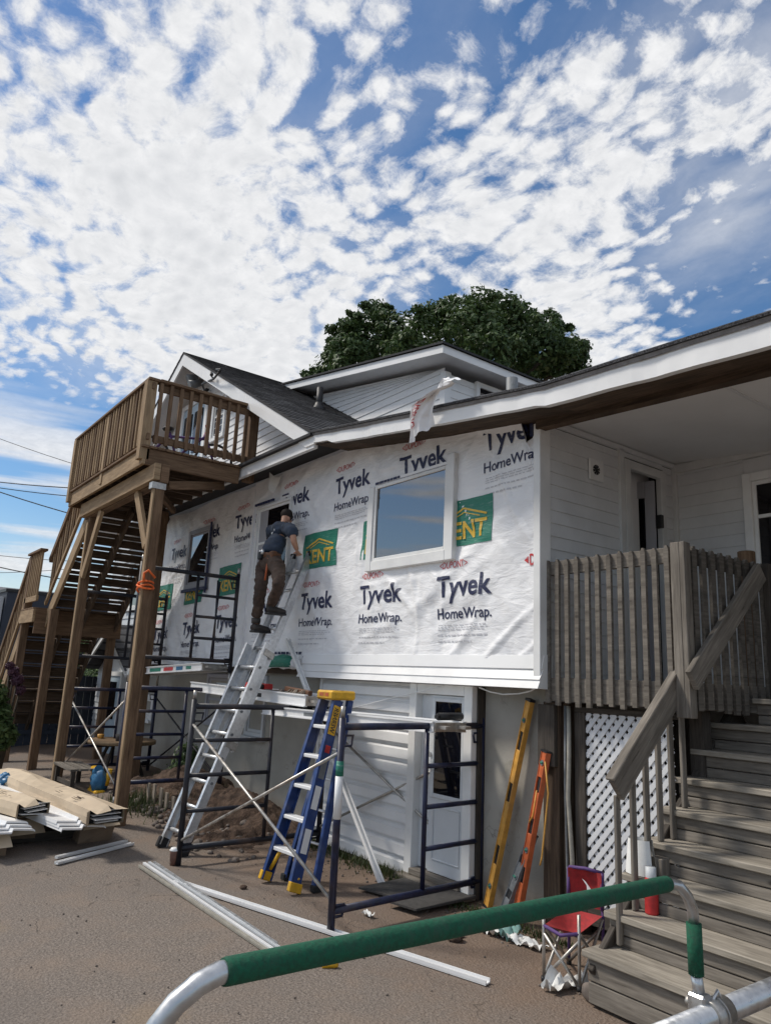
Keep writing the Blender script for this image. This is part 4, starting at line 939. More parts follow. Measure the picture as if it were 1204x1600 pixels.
# ------------------------------------------------------------------ weathered porch deck and its stairs
def porch_deck():
    X0, X1, Y0, Y1 = -3.80, -2.68, 4.42, 5.42
    t = thing('porch_deck', 'grey weathered porch landing with picket railing and white lattice beneath', 'deck', (-3.3, 5.0, 0))
    def part(n, b, m='weathered', **k): return link(n, b, m, t, bevel=.004, **k)
    for k in range(8): part('floor_board', B(X0, X1 + .01, Y0 + k * .135, Y0 + k * .135 + .128, 1.66, 1.685))
    part('rim_board', B(X0, X1, Y0 - .035, Y0 - .002, 1.57, 1.74)); part('rim_board', B(X1 + .001, X1 + .035, Y0 - .03, Y1, 1.57, 1.74))
    part('top_rail', B(X0, X1 - .02, Y0 - .035, Y0 - .002, 2.51, 2.615)); part('top_rail', B(X1 + .001, X1 + .035, Y0, Y1, 2.51, 2.615), 'weathered_dark')
    n = 12
    for k in range(n):
        x = X0 + .03 + (X1 - X0 - .10) * k / (n - 1) + random.uniform(-.005, .005); z0 = 1.55 + random.uniform(-.015, .015); z1 = 2.622 + random.uniform(-.006, .006)
        b = MB(); w = .018; d = .03
        b.prism([(x - w, Y0 - .0595, z0), (x + w, Y0 - .0595, z0), (x + w, Y0 - .0595, z1 - .03), (x + w * .4, Y0 - .0595, z1), (x - w * .4, Y0 - .0595, z1), (x - w, Y0 - .0595, z1 - .03)], (0, .024, 0)); part('picket', b)
    n = 9
    for k in range(n):
        y = Y0 + .06 + (Y1 - Y0 - .1) * k / (n - 1); b = MB(); w = .028; z1 = 2.622; z0 = 1.56 + random.uniform(-.02, .02); x = X1 + .036
        b.prism([(x, y - w, z0), (x, y + w, z0), (x, y + w, z1 - .03), (x, y + w * .4, z1), (x, y - w * .4, z1), (x, y - w, z1 - .03)], (.022, 0, 0)); part('picket', b, 'weathered')
    part('corner_post', B(X1 - .035, X1 + .030, Y0 - .075, Y0 - .037, 1.52, 2.635)); part('corner_post', B(X1 + .031, X1 + .067, Y0 - .075, Y0 - .0, 1.52, 2.635))
    b = MB(); b.tube([(X1 - .1, Y1 + .05, 1.6), (X1 - .1, Y1 + .05, 2.74)], .062, 12); part('rail_post', b, 'treated')
    part('rail_post', B(X1 + .04, X1 + .10, Y1 - .05, Y1 + .03, 1.3, 2.62), 'weathered_dark')
    # support posts and lattice
    for x, y, w, m in ((-3.90, 4.46, .15, 'old_brown'), (-3.745, 4.50, .06, 'old_brown'), (-3.68, 4.56, .05, 'old_brown'), (-2.86, 4.72, .10, 'weathered_dark')): part('post', B(x, x + w, y, y + .10, 0, 1.56), m)
    part('cap_block', B(-3.92, -3.76, 4.42, 4.458, 1.10, 1.54), 'weathered_dark')
    part('lattice_frame', B(-3.64, -2.80, 4.50, 4.54, 1.50, 1.54), 'weathered_dark'); part('lattice_frame', B(-3.64, -3.545, 4.50, 4.54, 0.10, 1.499), 'weathered_dark'); part('lattice_frame', B(-3.545, -2.87, 4.50, 4.54, 0.10, .22), 'weathered_dark')
    b = MB(); xa, xb, za, zb = -3.545, -2.86, .22, 1.50; s = .0472; w = .0165
    def strip(p, q, y):
        p = Vector(p); q = Vector(q); d = (q - p).normalized(); n_ = Vector((-d.z, 0, d.x)) * w
        b.prism([p - n_ + Vector((0, y, 0)), q - n_ + Vector((0, y, 0)), q + n_ + Vector((0, y, 0)), p + n_ + Vector((0, y, 0))], (0, .008, 0))
    k = 1.18   # slope of the slats
    c = za - k * xb
    while c < zb - k * xa:
        lo = max(xa, (za - c) / k); hi = min(xb, (zb - c) / k)
        if hi - lo > .01: strip((lo, 0, k * lo + c), (hi, 0, k * hi + c), 4.512)
        c += s * 1.8
    c = za + k * xa
    while c < zb + k * xb:
        lo = max(xa, (c - zb) / k); hi = min(xb, (c - za) / k)
        if hi - lo > .01: strip((lo, 0, c - k * lo), (hi, 0, c - k * hi), 4.5205)
        c += s * 1.8
    link('lattice', b, 'lattice_white', t)
    b = MB(); b.box(-3.45, -2.9, 5.05, 5.07, 0.0, 1.5); link('skirt_board', b, 'weathered_dark', t)
    b = MB(); b.tube([(-3.665, 4.47, 1.54), (-3.66, 4.465, 1.2), (-3.675, 4.47, .9), (-3.64, 4.465, .5), (-3.635, 4.47, .02)], .016, 8); link('conduit', b, 'conduit', t)
    b = MB(); b.tube([(-3.695, 4.47, 1.54), (-3.697, 4.465, 1.0), (-3.685, 4.47, .3), (-3.68, 4.47, .02)], .010, 8); link('conduit', b, 'grey_plastic', t)
porch_deck()
def porch_stairs():
    t = thing('porch_stairs', 'wide grey weathered wooden stairs climbing to the shaded porch', 'stairs', (-2, 4.5, 0))
    XL, XR = -2.85, .2
    def part(n, b, m='weathered', **k): return link(n, b, m, t, bevel=.006, **k)
    for k in range(1, 10):
        z = .11 + .172 * k; y = 3.62 + .187 * (k - 1); o = random.uniform(-.015, .015)
        if k == 9: XL = -2.60
        part('tread', B(XL - .02 + o, XR, y - .03, y + .20, z - .036, z), 'tread')
        zl = z - .172 if k > 1 else .02
        part('riser', B(XL + o * .5, XR, y, y + .025, (zl + z) / 2 - .02, z - .038)); part('riser', B(XL + o, XR, y + .002, y + .027, zl + .0, (zl + z) / 2 - .026))
    XL = -2.85
    for x in (XL + .03, -1.5): part('stringer', BM((x, 3.66, .12), (x, 5.30, 1.56), .04, .2), 'weathered_dark')
    # handrail on pickets along the left side
    xh = XL + .12
    p0 = onX(962, 1236, xh); p1 = onX(1072, 1050, xh); q0 = onX(1080, 1064, -2.58); q1 = onX(1187, 893, -2.58)
    def hr(a, c, m='weathered'):
        part('handrail', BM(a, c, .038, .145), m)
    hr(p0, p1); hr(q0, q1)
    d = (p1 - p0).normalized(); up = Vector((0, -d.z, d.y)) * .086
    part('handrail_cap', BM(p0 + up, p1 + up, .06, .022))
    for k in range(5):
        y = p0.y + .20 + k * .135; tz = p0.z + (y - p0.y) * (p1.z - p0.z) / (p1.y - p0.y); st = int((y - 3.62) / .187) + 1; z0 = .11 + .172 * max(0, st) + .002 if y > 3.62 else .1
        part('picket', B(xh - .045, xh - .021, y - .022, y + .022, z0, tz - .02), 'weathered')
    part('picket', B(xh - .045, xh - .021, p0.y + .03, p0.y + .07, .30, p0.z - .03), 'weathered')
porch_stairs()
b = MB(); c = onZ(925, 1552, .05); b.ball(c, .07, .035, .05, fn=lambda d: 1 + .25 * noise.noise(d * 30)); one('stone', b, 'rock', 'pale stone wedged under the bottom porch step', 'stone')

# ------------------------------------------------------------------ scaffolds
def end_frame(t, n, f, z0, z1, mat, flip, jack=0.0, rungs=3, r=.026):
    """welded frame between plan points n (near) and f (far); the rung panel is at the far end unless flip"""
    n = Vector((*n, 0)); f = Vector((*f, 0)); h = z1 - z0
    def P(u, z): p = n.lerp(f, u); p.z = z; return p
    fr = link('end_frame', TB([P(0, z0), P(0, z1 + .03)], r), mat, t)
    link('post', TB([P(1, z0), P(1, z1 + .03)], r), mat, fr)
    link('top_bar', TB([P(0, z1 - .03), P(1, z1 - .03)], r), mat, fr); link('bottom_bar', TB([P(0, z0 + .14), P(1, z0 + .14)], r * .95), mat, fr)
    um = .57 if not flip else .57; a, c = (um, 1) if not flip else (0, um)
    link('inner_post', TB([P(um, z0 + .14), P(um, z1 - .03)], r * .72), mat, fr)
    for k in range(rungs):
        z = z0 + .14 + (h - .17) * (k + 1) / (rungs + 1); link('rung', TB([P(a, z), P(c, z)], r * .72), mat, fr)
    for u in (0, 1):
        b = MB(); s = 1 if u == 0 else -1
        for z in (z0 + .10, z1 - .16):
            q0, q1, q2, q3 = P(u, z + .07), P(u + s * .07, z + .07), P(u + s * .06, z), P(u, z); b.tube([q0, q1, q2, q3], .011, 6)
        link('brace_lock', b, mat, fr)
        link('coupling_pin', TB([P(u, z1 + .03), P(u, z1 + .11)], .016), 'steel', fr)
        if jack: link('leg_jack', TB([P(u, z0 - jack), P(u, z0 + .02)], .018), 'steel', fr)
    return fr
def xbrace(t, a0, a1, b0, b1, mats=('steel', 'steel')):
    for p, q, m in ((a0, b1, mats[0]), (a1, b0, mats[1])): link('cross_brace', TB([p, q], .0125, 8), m, t)
def scaffolds():
    t = thing('scaffold', 'nearest scaffold of navy blue frames standing in front of the basement door', 'scaffold', (-5.5, 3.0, 0), 'steel scaffolds along the house')
    A, Bf = (-4.48, 3.02), (-4.60, 4.50); Cn, D = (-6.61, 2.81), (-6.66, 4.28)
    end_frame(t, A, Bf, .0, 1.36, 'navy_paint', False); end_frame(t, Cn, D, .0, 1.38, 'black_paint', True)
    V = Vector
    xbrace(t, V((*A, .20)), V((*A, 1.16)), V((Cn[0], Cn[1], .20)), V((Cn[0], Cn[1], 1.20)))
    xbrace(t, V((Bf[0], Bf[1], .20)), V((Bf[0], Bf[1], 1.16)), V((D[0], D[1], .20)), V((D[0], D[1], 1.20)))
    b = MB(); z0, z1 = .98, 1.20; b.tube([(A[0], A[1], .72), (A[0], A[1], 1.0)], .0275, 12); link('wrapped_label', b, 'vinyl', t); b = MB(); b.tube([(A[0], A[1], 1.0), (A[0], A[1], 1.10)], .0275, 12); link('tape_band', b, 'ink_green', t)
    # the pair further along carries a second lift
    t = thing('scaffold', 'tall two-lift black scaffold between the deck posts and the extension ladder', 'scaffold', (-10, 3.5, 0), 'steel scaffolds along the house')
    A, Bf = (-8.86, 2.93), (-8.90, 4.22); Cn, D = (-11.5, 2.97), (-11.5, 4.25)
    end_frame(t, A, Bf, .24, 1.47, 'navy_paint', True, jack=.16); end_frame(t, Cn, D, .12, 1.36, 'navy_paint', True, jack=.06)
    end_frame(t, A, Bf, 1.66, 2.90, 'black_paint', False, jack=.16); end_frame(t, Cn, D, 1.66, 2.78, 'black_paint', False, jack=.25)
    xbrace(t, V((*A, .34)), V((*A, 1.30)), V((*Cn, .22)), V((*Cn, 1.24))); xbrace(t, V((*Bf, .34)), V((*Bf, 1.30)), V((*D, .22)), V((*D, 1.24)), ('black_paint', 'black_paint'))
    xbrace(t, V((Bf[0], Bf[1] - .25, 1.8)), V((Bf[0], Bf[1] - .25, 2.8)), V((Bf[0] - .02, Bf[1] - .27, 1.78)), V((Bf[0] - .02, Bf[1] - .27, 2.82)), ('black_paint', 'black_paint'))
scaffolds()
def plank(p, q, w, h, label, kind, mat, marks=None):
    p = Vector(p); q = Vector(q); d = (q - p).normalized(); L = (q - p).length
    t = thing('scaffold_plank', label, 'plank', (p + q) / 2, 'aluminium scaffold planks')
    up = Vector((0, 0, 1)); Y = up.cross(d).normalized()
    link('deck', BM(p, q, w - .05, .02), mat, t)
    for s in (-1, 1):
        b = MB(); o = Y * (s * w / 2)
        b.beam(p + o, q + o, .012, h); b.beam(p + o + up * (h / 2 - .006), q + o + up * (h / 2 - .006), .04, .012); b.beam(p + o - up * (h / 2 - .006), q + o - up * (h / 2 - .006), .04, .012)
        r = link('side_rail', b, 'white_metal', t)
    for e, sg in ((p, 1), (q, -1)):
        b = MB(); b.beam(e + Y * (w / 2), e - Y * (w / 2), .03, h * .8); b.beam(e - d * sg * .05 + Y * (w / 2 - .03), e - d * sg * .05 + Y * (w / 2 - .09), .10, .025); b.beam(e - d * sg * .05 - Y * (w / 2 - .03), e - d * sg * .05 - Y * (w / 2 - .09), .10, .025); link('hook', b, 'steel', t)
    if marks:
        for a, c, z, m in marks:
            b = MB(); s0 = p + d * a * L - Y * (w / 2 + .0075); s1 = p + d * c * L - Y * (w / 2 + .0075); b.beam(s0, s1, .002, z); link('sticker', b, m, t)
def planks():
    plank((-9.25, 4.05, 1.47), (-6.35, 4.02, 1.43), .36, .115, 'long pale scaffold plank with a red drill and a brush lying on it', 0, 'aluminium', ((.60, .68, .04, 'ink_dark'),))
    plank((-7.05, 3.92, 1.305), (-4.50, 4.05, 1.325), .34, .085, 'lower scaffold plank passing behind the blue stepladder', 0, 'aluminium', ((.3, .42, .03, 'grey_plastic'),))
    plank((-11.55, 3.95, 1.60), (-9.0, 4.05, 1.72), .34, .10, 'scaffold plank with coloured stickers, tilted under the far wrapped wall', 0, 'grey_plastic', ((.35, .50, .05, 'ink_green'), (.54, .66, .05, 'ink_red'), (.70, .78, .05, 'toy_blue'), (.82, .88, .04, 'ink_green')))
planks()
def plank_stuff():
    t = thing('power_drill', 'red cordless drill lying on the long plank', 'drill', (-7.6, 3.98, 1.49))
    z = 1.50; b = MB(); b.tube([(-7.75, 3.90, z + .035), (-7.55, 3.90, z + .035)], [.035, .042], 10); link('body', b, 'red', t)
    b = MB(); b.tube([(-7.55, 3.90, z + .035), (-7.47, 3.90, z + .035), (-7.38, 3.90, z + .03)], [.034, .026, .010], 10); link('chuck', b, 'black', t)
    b = MB(); b.tube([(-7.66, 3.90, z + .03), (-7.60, 4.05, z + .025)], .028, 8); link('grip', b, 'black', t); link('battery', B(-7.66, -7.54, 4.03, 4.12, z - .01, z + .06), 'red', t, bevel=.01)
    b = MB(); b.tube([(-7.30, 3.9, 1.495), (-6.95, 3.88, 1.495)], .014, 8); b.tube([(-6.95, 3.88, 1.495), (-6.88, 3.88, 1.495)], .025, 8)
    one('pry_bar', b, 'rock', 'slim grey hand tool lying past the red drill on the plank', 'hand tool')
    t = thing('hand_brush', 'long brown brush lying at the end of the plank by the stepladder', 'brush', (-6.7, 3.95, 1.49)); link('handle', BM((-6.86, 3.90, 1.53), (-6.4, 3.92, 1.50), .05, .05), 'leather', t, bevel=.01)
    b = MB(); 
    for k in range(60):
        x = random.uniform(-6.84, -6.45); y = random.uniform(3.88, 3.95); b.tube([(x, y, 1.53), (x + random.uniform(-.02, .02), y - random.uniform(.0, .06), 1.485)], .006, 4)
    link('bristles', b, 'pallet_wood', t)
    b = MB(); b.tube([(-4.58, 4.00, 1.40), (-4.64, 4.30, 1.40)], .030, 12); b.tube([(-4.57, 3.97, 1.40), (-4.58, 4.00, 1.40)], .018, 12); one('sealant_tube', b, 'black', 'black tube lying on the plank above the basement door', 'tube')
plank_stuff()

# ------------------------------------------------------------------ ladders
def extension_ladder():
    t = thing('extension_ladder', 'aluminium extension ladder leaning on the wrapped wall with a worker on it', 'ladder', (-7.15, 2.95, 0), None)
    d = Vector((-.36, 1.31, 3.02)).normalized(); side = Vector((1, .08, 0)).normalized(); nrm = side.cross(d).normalized()
    O = Vector((-7.32, 2.93, .02))
    def P(s, u, o=0.0): return O + d * s + side * u + nrm * o
    Ltot = 3.36
    def rail(s0, s1, u, o, w=.085, fl=.035):
        b = MB(); p, q = P(s0, u, o), P(s1, u, o)
        c = (p + q) / 2; L = (q - p).length; b.frame(c, d, side, nrm, L, .008, w)
        sg = 1 if u > .2 else -1
        for e in (-1, 1): b.frame(c + nrm * (e * (w / 2 - .004)) - side * (sg * fl / 2), d, side, nrm, L, fl, .008)
        return b
    for u in (0.0, .42): link('side_rail', rail(0, 2.15, u, 0), 'aluminium', t)
    for u in (.035, .385): link('fly_rail', rail(1.0, Ltot, u, -.075), 'aluminium', t)
    k = 0; s = .16
    while s < Ltot - .05:
        if s < 2.1: link('rung', TB([P(s, .0), P(s, .42)], .019, 10), 'aluminium', t)
        if s > 1.05: link('rung', TB([P(s + .02, .035, -.075), P(s + .02, .385, -.075)], .019, 10), 'aluminium', t)
        b = MB()
        for o in (0,): b.tube([P(s, .425, o), P(s, .434, o)], .014, 8)
        if s < 2.1: link('rung_end', b, 'grey_plastic', t)
        s += .245
    for u in (0, .42):
        b = MB(); b.frame(P(.02, u), side, d, nrm, .05, .10, .12); link('foot', b, 'rubber', t, bevel=.01)
    for s in (2.05, 1.05): 
        b = MB(); b.frame(P(s, .42, -.04), d, side, nrm, .07, .03, .13); link('rail_guide', b, 'steel', t)
    for u in (.035, .385): link('end_cap', B(*[q for a in zip(P(Ltot, u, -.075) - Vector((.02, .045, .03)), P(Ltot, u, -.075) + Vector((.02, .045, .03))) for q in a]), 'rubber', t, bevel=.01)
    return P
LP = extension_ladder()

def step_ladder():
    t = thing('step_ladder', 'blue fibreglass stepladder with yellow top and feet, folded and leaning', 'ladder', (-5.6, 3.3, 0))
    FL, FR = Vector((-5.80, 3.23, .02)), Vector((-5.38, 3.26, .02)); TL, TR = onY(505, 1092, 3.70), onY(529, 1094, 3.72)
    def P(s, u): a = FL.lerp(TL, s); c = FR.lerp(TR, s); return a.lerp(c, u)
    def rail(p, q, w, mat, nm, out):
        d = (q - p).normalized(); sd = Vector((1, 0, 0)); n = sd.cross(d).normalized(); b = MB(); c = (p + q) / 2; L = (q - p).length
        b.frame(c, d, sd, n, L, .010, w)
        for e in (-1, 1): b.frame(c + n * (e * (w / 2 - .005)) - sd * (out * .018), d, sd, n, L, .036, .010)
        return link(nm, b, mat, t)
    rail(FL, TL, .095, 'blue_fibre', 'front_rail', -1); r = rail(FR, TR, .095, 'blue_fibre', 'front_rail', 1)
    RL, RR = Vector((-5.78, 3.42, .02)), Vector((-5.36, 3.45, .02)); UL, UR = TL + Vector((.02, .13, 0)), TR + Vector((-.0, .13, 0))
    rail(RL, UL, .055, 'blue_fibre', 'rear_rail', -1); rail(RR, UR, .055, 'blue_fibre', 'rear_rail', 1)
    for k in range(1, 6):
        s = k * .168; p, q = P(s, 0), P(s, 1); b = MB(); b.frame((p + q) / 2, (q - p).normalized(), Vector((0, 1, 0)), Vector((0, 0, 1)), (q - p).length, .085, .03); link('step', b, 'white_metal', t, bevel=.006)
        a, c = RL.lerp(UL, s + .04), RR.lerp(UR, s + .04); link('rear_bar', TB([a, c], .012, 8), 'aluminium', t)
    b = MB(); c = (TL + TR + UL + UR) / 4 + Vector((0, -.01, .045)); b.box(c.x - .135, c.x + .135, c.y - .13, c.y + .12, c.z - .045, c.z + .035); cap = link('top_cap', b, 'yellow', t, bevel=.018)
    b = MB(); b.box(c.x - .08, c.x - .01, c.y - .1325, c.y - .1305, c.z - .015, c.z + .015); b.box(c.x + .01, c.x + .07, c.y - .1325, c.y - .1305, c.z - .015, c.z + .015); link('sticker', b, 'orange', cap)
    b = MB()
    for u in (-.08, 0, .08): b.tube([(c.x + u, c.y, c.z + .0352), (c.x + u, c.y, c.z + .037)], .02, 10)
    link('tool_hole', b, 'black', cap)
    for Fp, u in ((FL, 0), (FR, 1)):
        d = (P(.1, u) - Fp).normalized(); n = Vector((1, 0, 0)).cross(d).normalized(); b = MB(); b.frame(Fp + d * .03, d, Vector((1, 0, 0)), n, .07, .045, .115); b.tube([P(.055, u) + n * -.02, P(.10, .14 if u == 0 else .86), P(.155, .22 if u == 0 else .78)], .018, 6); link('foot', b, 'yellow', t, bevel=.006)
    for Fp in (RL, RR): link('rear_foot', B(Fp.x - .03, Fp.x + .03, Fp.y - .04, Fp.y + .04, 0.002, .05), 'rubber', t, bevel=.006)
    # yellow sticker with dark lettering on the right rail, paler warning stickers below
    d = (TR - FR).normalized(); n = Vector((1, 0, 0)).cross(d).normalized()
    def lab(s0, s1, w, m, dark=None):
        b = MB(); p, q = FR.lerp(TR, s0) + Vector((.0065, 0, 0)), FR.lerp(TR, s1) + Vector((.0065, 0, 0)); b.frame((p + q) / 2, d, Vector((1, 0, 0)), n, (q - p).length, .002, w); return link('sticker', b, m, t)
    st = lab(.80, .965, .075, 'yellow'); lab(.56, .66, .06, 'grey_plastic'); lab(.40, .52, .06, 'vinyl'); lab(.18, .30, .06, 'vinyl'); lab(.70, .74, .05, 'red')
    b = MB(); text_on(b, 'WERNER', lambda u, v: FR.lerp(TR, .81 + u * .145) + Vector((.0085, 0, 0)) + n * (.024 - v * .048), .02); link('sticker_word', b, 'ink_dark', t)
step_ladder()

# ------------------------------------------------------------------ spirit levels leaning on the wall
def level(p, q, w, th, mat, label, dark_end=True, facing=Vector((-.25, -1, .1)), slots=(.25, .55, .80), vials=(.1, .9)):
    p = Vector(p); q = Vector(q); d = (q - p).normalized(); f = (facing - d * facing.dot(d)).normalized(); s = d.cross(f)
    t = thing('spirit_level', label, 'level', p, 'long spirit levels leaning by the porch'); L = (q - p).length
    def fr(b, a, c, wo, wd, o, tk): b.frame(p + d * ((a + c) / 2 * L) + s * wo + f * o, d, s, f, (c - a) * L, wd, tk)
    b = MB(); edges = sorted([0.0] + [e for k in slots for e in (k - .045, k + .045)] + [1.0])
    for i in range(0, len(edges), 2): fr(b, edges[i], edges[i + 1], 0, w * .76, 0, th)
    fr(b, 0, 1, w * .44, w * .12, 0, th * 1.3); fr(b, 0, 1, -w * .44, w * .12, 0, th * 1.3)
    o = link('body', b, mat, t, bevel=.003)
    b = MB()
    for k in slots: fr(b, k - .045, k + .045, 0, w * .76, 0, th * .5)
    link('hand_slot', b, 'black', t)
    for k in vials:
        c = p + d * (k * L) + f * (th * .5); b = MB(); b.tube([c, c + f * .006], w * .30, 14); v = link('vial', b, 'grey_plastic', t); b = MB(); b.tube([c + f * .006 - s * w * .2, c + f * .006 + s * w * .2], .008, 8); link('vial_tube', b, 'ink_green', v)
    b = MB(); fr(b, -.006, .006, 0, w * 1.05, 0, th * 1.4); fr(b, .994, 1.006, 0, w * 1.05, 0, th * 1.4); link('end_cap', b, 'black', t)
level((-4.42, 4.42, .0), onY(828, 1094, 4.46), .068, .035, 'level_yellow', 'long yellow spirit level leaning on the stucco wall, tallest of the levels')
level((-4.02, 4.30, .0), onY(853, 1174, 4.40), .068, .035, 'orange', 'orange spirit level leaning between the yellow one and the brown posts', slots=(.28, .56, .80), vials=(.42, .93))
level((-4.13, 4.26, .0), onY(833, 1303, 4.38), .075, .03, 'grey_plastic', 'short grey spirit level, smallest of those leaning near the red chair', slots=(.3, .7), vials=(.5,))
b = MB(); b.tube([onY(851, 1190, 4.35), onY(856, 1240, 4.34), onY(851, 1290, 4.33), onY(846, 1340, 4.32), onY(843, 1352, 4.32)], .006, 6); b.tube([onY(838, 1235, 4.36), onY(832, 1275, 4.34), onY(826, 1285, 4.34)], .006, 6)
one('rope', b, 'level_yellow', 'thin yellow cord hanging from the orange level', 'cord')

# ------------------------------------------------------------------ the worker on the ladder
def skin_body(name, joints, edges, mat, parent, sub=3):
    base = BASE[parent.name]; names = list(joints)
    me = bpy.data.meshes.new(name); me.from_pydata([tuple((Vector(joints[n][0]) - base) * S) for n in names], [(names.index(a), names.index(c)) for a, c in edges], [])
    o = bpy.data.objects.new(name, me); COL.objects.link(o)
    sk = o.modifiers.new('skin', 'SKIN'); sk.use_smooth_shade = True; sk.branch_smoothing = 0.6
    for i, n in enumerate(names):
        r = joints[n][1]; r = r if isinstance(r, tuple) else (r, r); me.skin_vertices[0].data[i].radius = (r[0] * S, r[1] * S)
    me.skin_vertices[0].data[0].use_root = True
    su = o.modifiers.new('sub', 'SUBSURF'); su.levels = sub; su.render_levels = sub
    dg = bpy.context.evaluated_depsgraph_get(); dg.update(); m2 = bpy.data.meshes.new_from_object(o.evaluated_get(dg)); m2.name = name
    bpy.data.objects.remove(o); m2.materials.clear(); m2.materials.append(MATS[mat])
    if mat in ('trousers', 'shirt'):
        for v in m2.vertices:
            q = v.co; v.co = q + v.normal * (0.016 * noise.noise(Vector((q.x * 9, q.y * 9, q.z * 16))) + 0.010 * noise.noise(Vector((q.x * 20, q.y * 20, q.z * 30))))
    for p in m2.polygons: p.use_smooth = True
    o = bpy.data.objects.new(name, m2); COL.objects.link(o); o.parent = parent; BASE[o.name] = base; return o
def person():
    J = lambda px, py, y: onY(px, py, y)
    t = thing('person', 'worker in dark shirt and brown trousers with a tool belt, climbing the extension ladder', 'person', (-7.6, 3.86, 2.1))
    # joints read off the photograph at the depth of the ladder
    fl, fr = J(403, 984, 3.84), J(429, 956, 3.88)
    al, ar = J(400, 970, 3.80), J(423, 948, 3.83)
    kl, kr = J(407, 922, 3.80), J(436, 914, 3.78)
    hl, hr = J(411, 880, 3.93), J(434, 880, 3.90)
    pel = J(423, 874, 3.92); wst = J(426, 858, 3.95); chs = J(436, 838, 4.03); nk0 = J(442, 823, 4.09)
    sl, sr = J(424, 829, 4.06), J(456, 828, 4.02); el, er = J(424, 838, 4.30), J(459, 846, 4.02); wl, wr = J(440, 826, 4.34), J(464, 860, 4.12)
    nk = J(443, 818, 4.11); hd0 = J(446, 812, 4.15); hd1 = J(448, 805, 4.17)
    V = Vector
    body = {'pel': (pel, (.045, .04)), 'wst': (wst, (.05, .045)), 'chs': (chs, (.07, .05)), 'nk0': (nk0, (.05, .045)), 'nk': (nk, .042), 'hd0': (hd0, .058), 'hd1': (hd1, .060),
            'sl': (sl, .042), 'el': (el, .04), 'wl': (wl, .026), 'sr': (sr, .042), 'er': (er, .038), 'wr': (wr, .024),
            'hl': (hl, .045), 'kl': (kl, .040), 'al': (al, .030), 'hr': (hr, .045), 'kr': (kr, .040), 'ar': (ar, .030), 'fl': (fl, .03), 'fr': (fr, .03)}
    ed = [('pel', 'wst'), ('wst', 'chs'), ('chs', 'nk0'), ('nk0', 'nk'), ('nk', 'hd0'), ('hd0', 'hd1'), ('nk0', 'sl'), ('sl', 'el'), ('el', 'wl'), ('nk0', 'sr'), ('sr', 'er'), ('er', 'wr'), ('pel', 'hl'), ('hl', 'kl'), ('kl', 'al'), ('pel', 'hr'), ('hr', 'kr'), ('kr', 'ar'), ('al', 'fl'), ('ar', 'fr')]
    skin_body('body', body, ed, 'skin', t)
    # right hand closed on the ladder rail: palm, four fingers, thumb
    hb = wr + (wr - er).normalized() * .055; f = (wr - er).normalized(); sd = V((.5, .6, .1)).normalized(); sd = (sd - f * sd.dot(f)).normalized(); pn = f.cross(sd)
    jn = {'w': (wr, .022), 'p': (wr + f * .035, (.030, .018)), 'p2': (wr + f * .06, (.034, .016))}
    en = [('w', 'p'), ('p', 'p2')]
    for k, (o, L) in enumerate(((-.027, .055), (-.009, .065), (.009, .06), (.026, .048))):
        a = wr + f * .075 + sd * o; b_ = a + f * L * .5 - pn * .012; c = b_ + f * L * .2 - pn * L * .5
        jn['a%d' % k] = (a, .0085); jn['b%d' % k] = (b_, .0078); jn['c%d' % k] = (c, .0066); en += [('p2', 'a%d' % k), ('a%d' % k, 'b%d' % k), ('b%d' % k, 'c%d' % k)]
    jn['t0'] = (wr + f * .04 - sd * .04, .010); jn['t1'] = (wr + f * .065 - sd * .052 - pn * .02, .0085); en += [('p', 't0'), ('t0', 't1')]
    skin_body('hand', jn, en, 'skin', t)
    tr = {'w': (wst.lerp(pel, .2), (.112, .092)), 'pel': (pel + V((0, 0, -.01)), (.128, .112)), 'hl': (hl + V((0, 0, -.04)), .098), 'ml': (hl.lerp(kl, .5), .082), 'kl': (kl, .071), 'cl': (kl.lerp(al, .55), .068), 'al': (al + V((0, 0, .02)), .060),
          'hr': (hr + V((0, 0, -.04)), .096), 'mr': (hr.lerp(kr, .5), .080), 'kr': (kr, .070), 'cr': (kr.lerp(ar, .55), .065), 'ar': (ar + V((0, 0, .02)), .060)}
    b = MB(); b.ball(pel.lerp(hl.lerp(hr, .5), .55) + V((0, .0, -.02)), .135, .105, .115, 18, 12); link('trouser_seat', b, 'trousers', t)
    skin_body('trousers', tr, [('w', 'pel'), ('pel', 'hl'), ('hl', 'ml'), ('ml', 'kl'), ('kl', 'cl'), ('cl', 'al'), ('pel', 'hr'), ('hr', 'mr'), ('mr', 'kr'), ('kr', 'cr'), ('cr', 'ar')], 'trousers', t)
    sh = {'pel': (pel.lerp(wst, .35), (.125, .10)), 'wst': (wst, (.135, .10)), 'chs': (chs, (.155, .105)), 'nk0': (nk0 + V((0, 0, -.01)), (.115, .085)), 'nk': (nk0.lerp(nk, .75), .056),
          'sl': (sl, .078), 'ul': (sl.lerp(el, .7), .066), 'sr': (sr, .080), 'ur': (sr.lerp(er, .72), .066)}
    skin_body('shirt', sh, [('pel', 'wst'), ('wst', 'chs'), ('chs', 'nk0'), ('nk0', 'nk'), ('nk0', 'sl'), ('sl', 'ul'), ('nk0', 'sr'), ('sr', 'ur')], 'shirt', t)
    b = MB(); c = hd1 + V((0, .0, .012)); b.ball(c, .068, .074, .068, 18, 12); b.ball(c + V((0, .005, -.03)), .066, .068, .055, 16, 10); h = link('hair', b, 'hair', t)
    b = MB(); 
    for s in (-1, 1): b.ball(hd0 + V((s * .06, .01, .004)), .012, .018, .026, 8, 6)
    link('ear', b, 'skin', t)
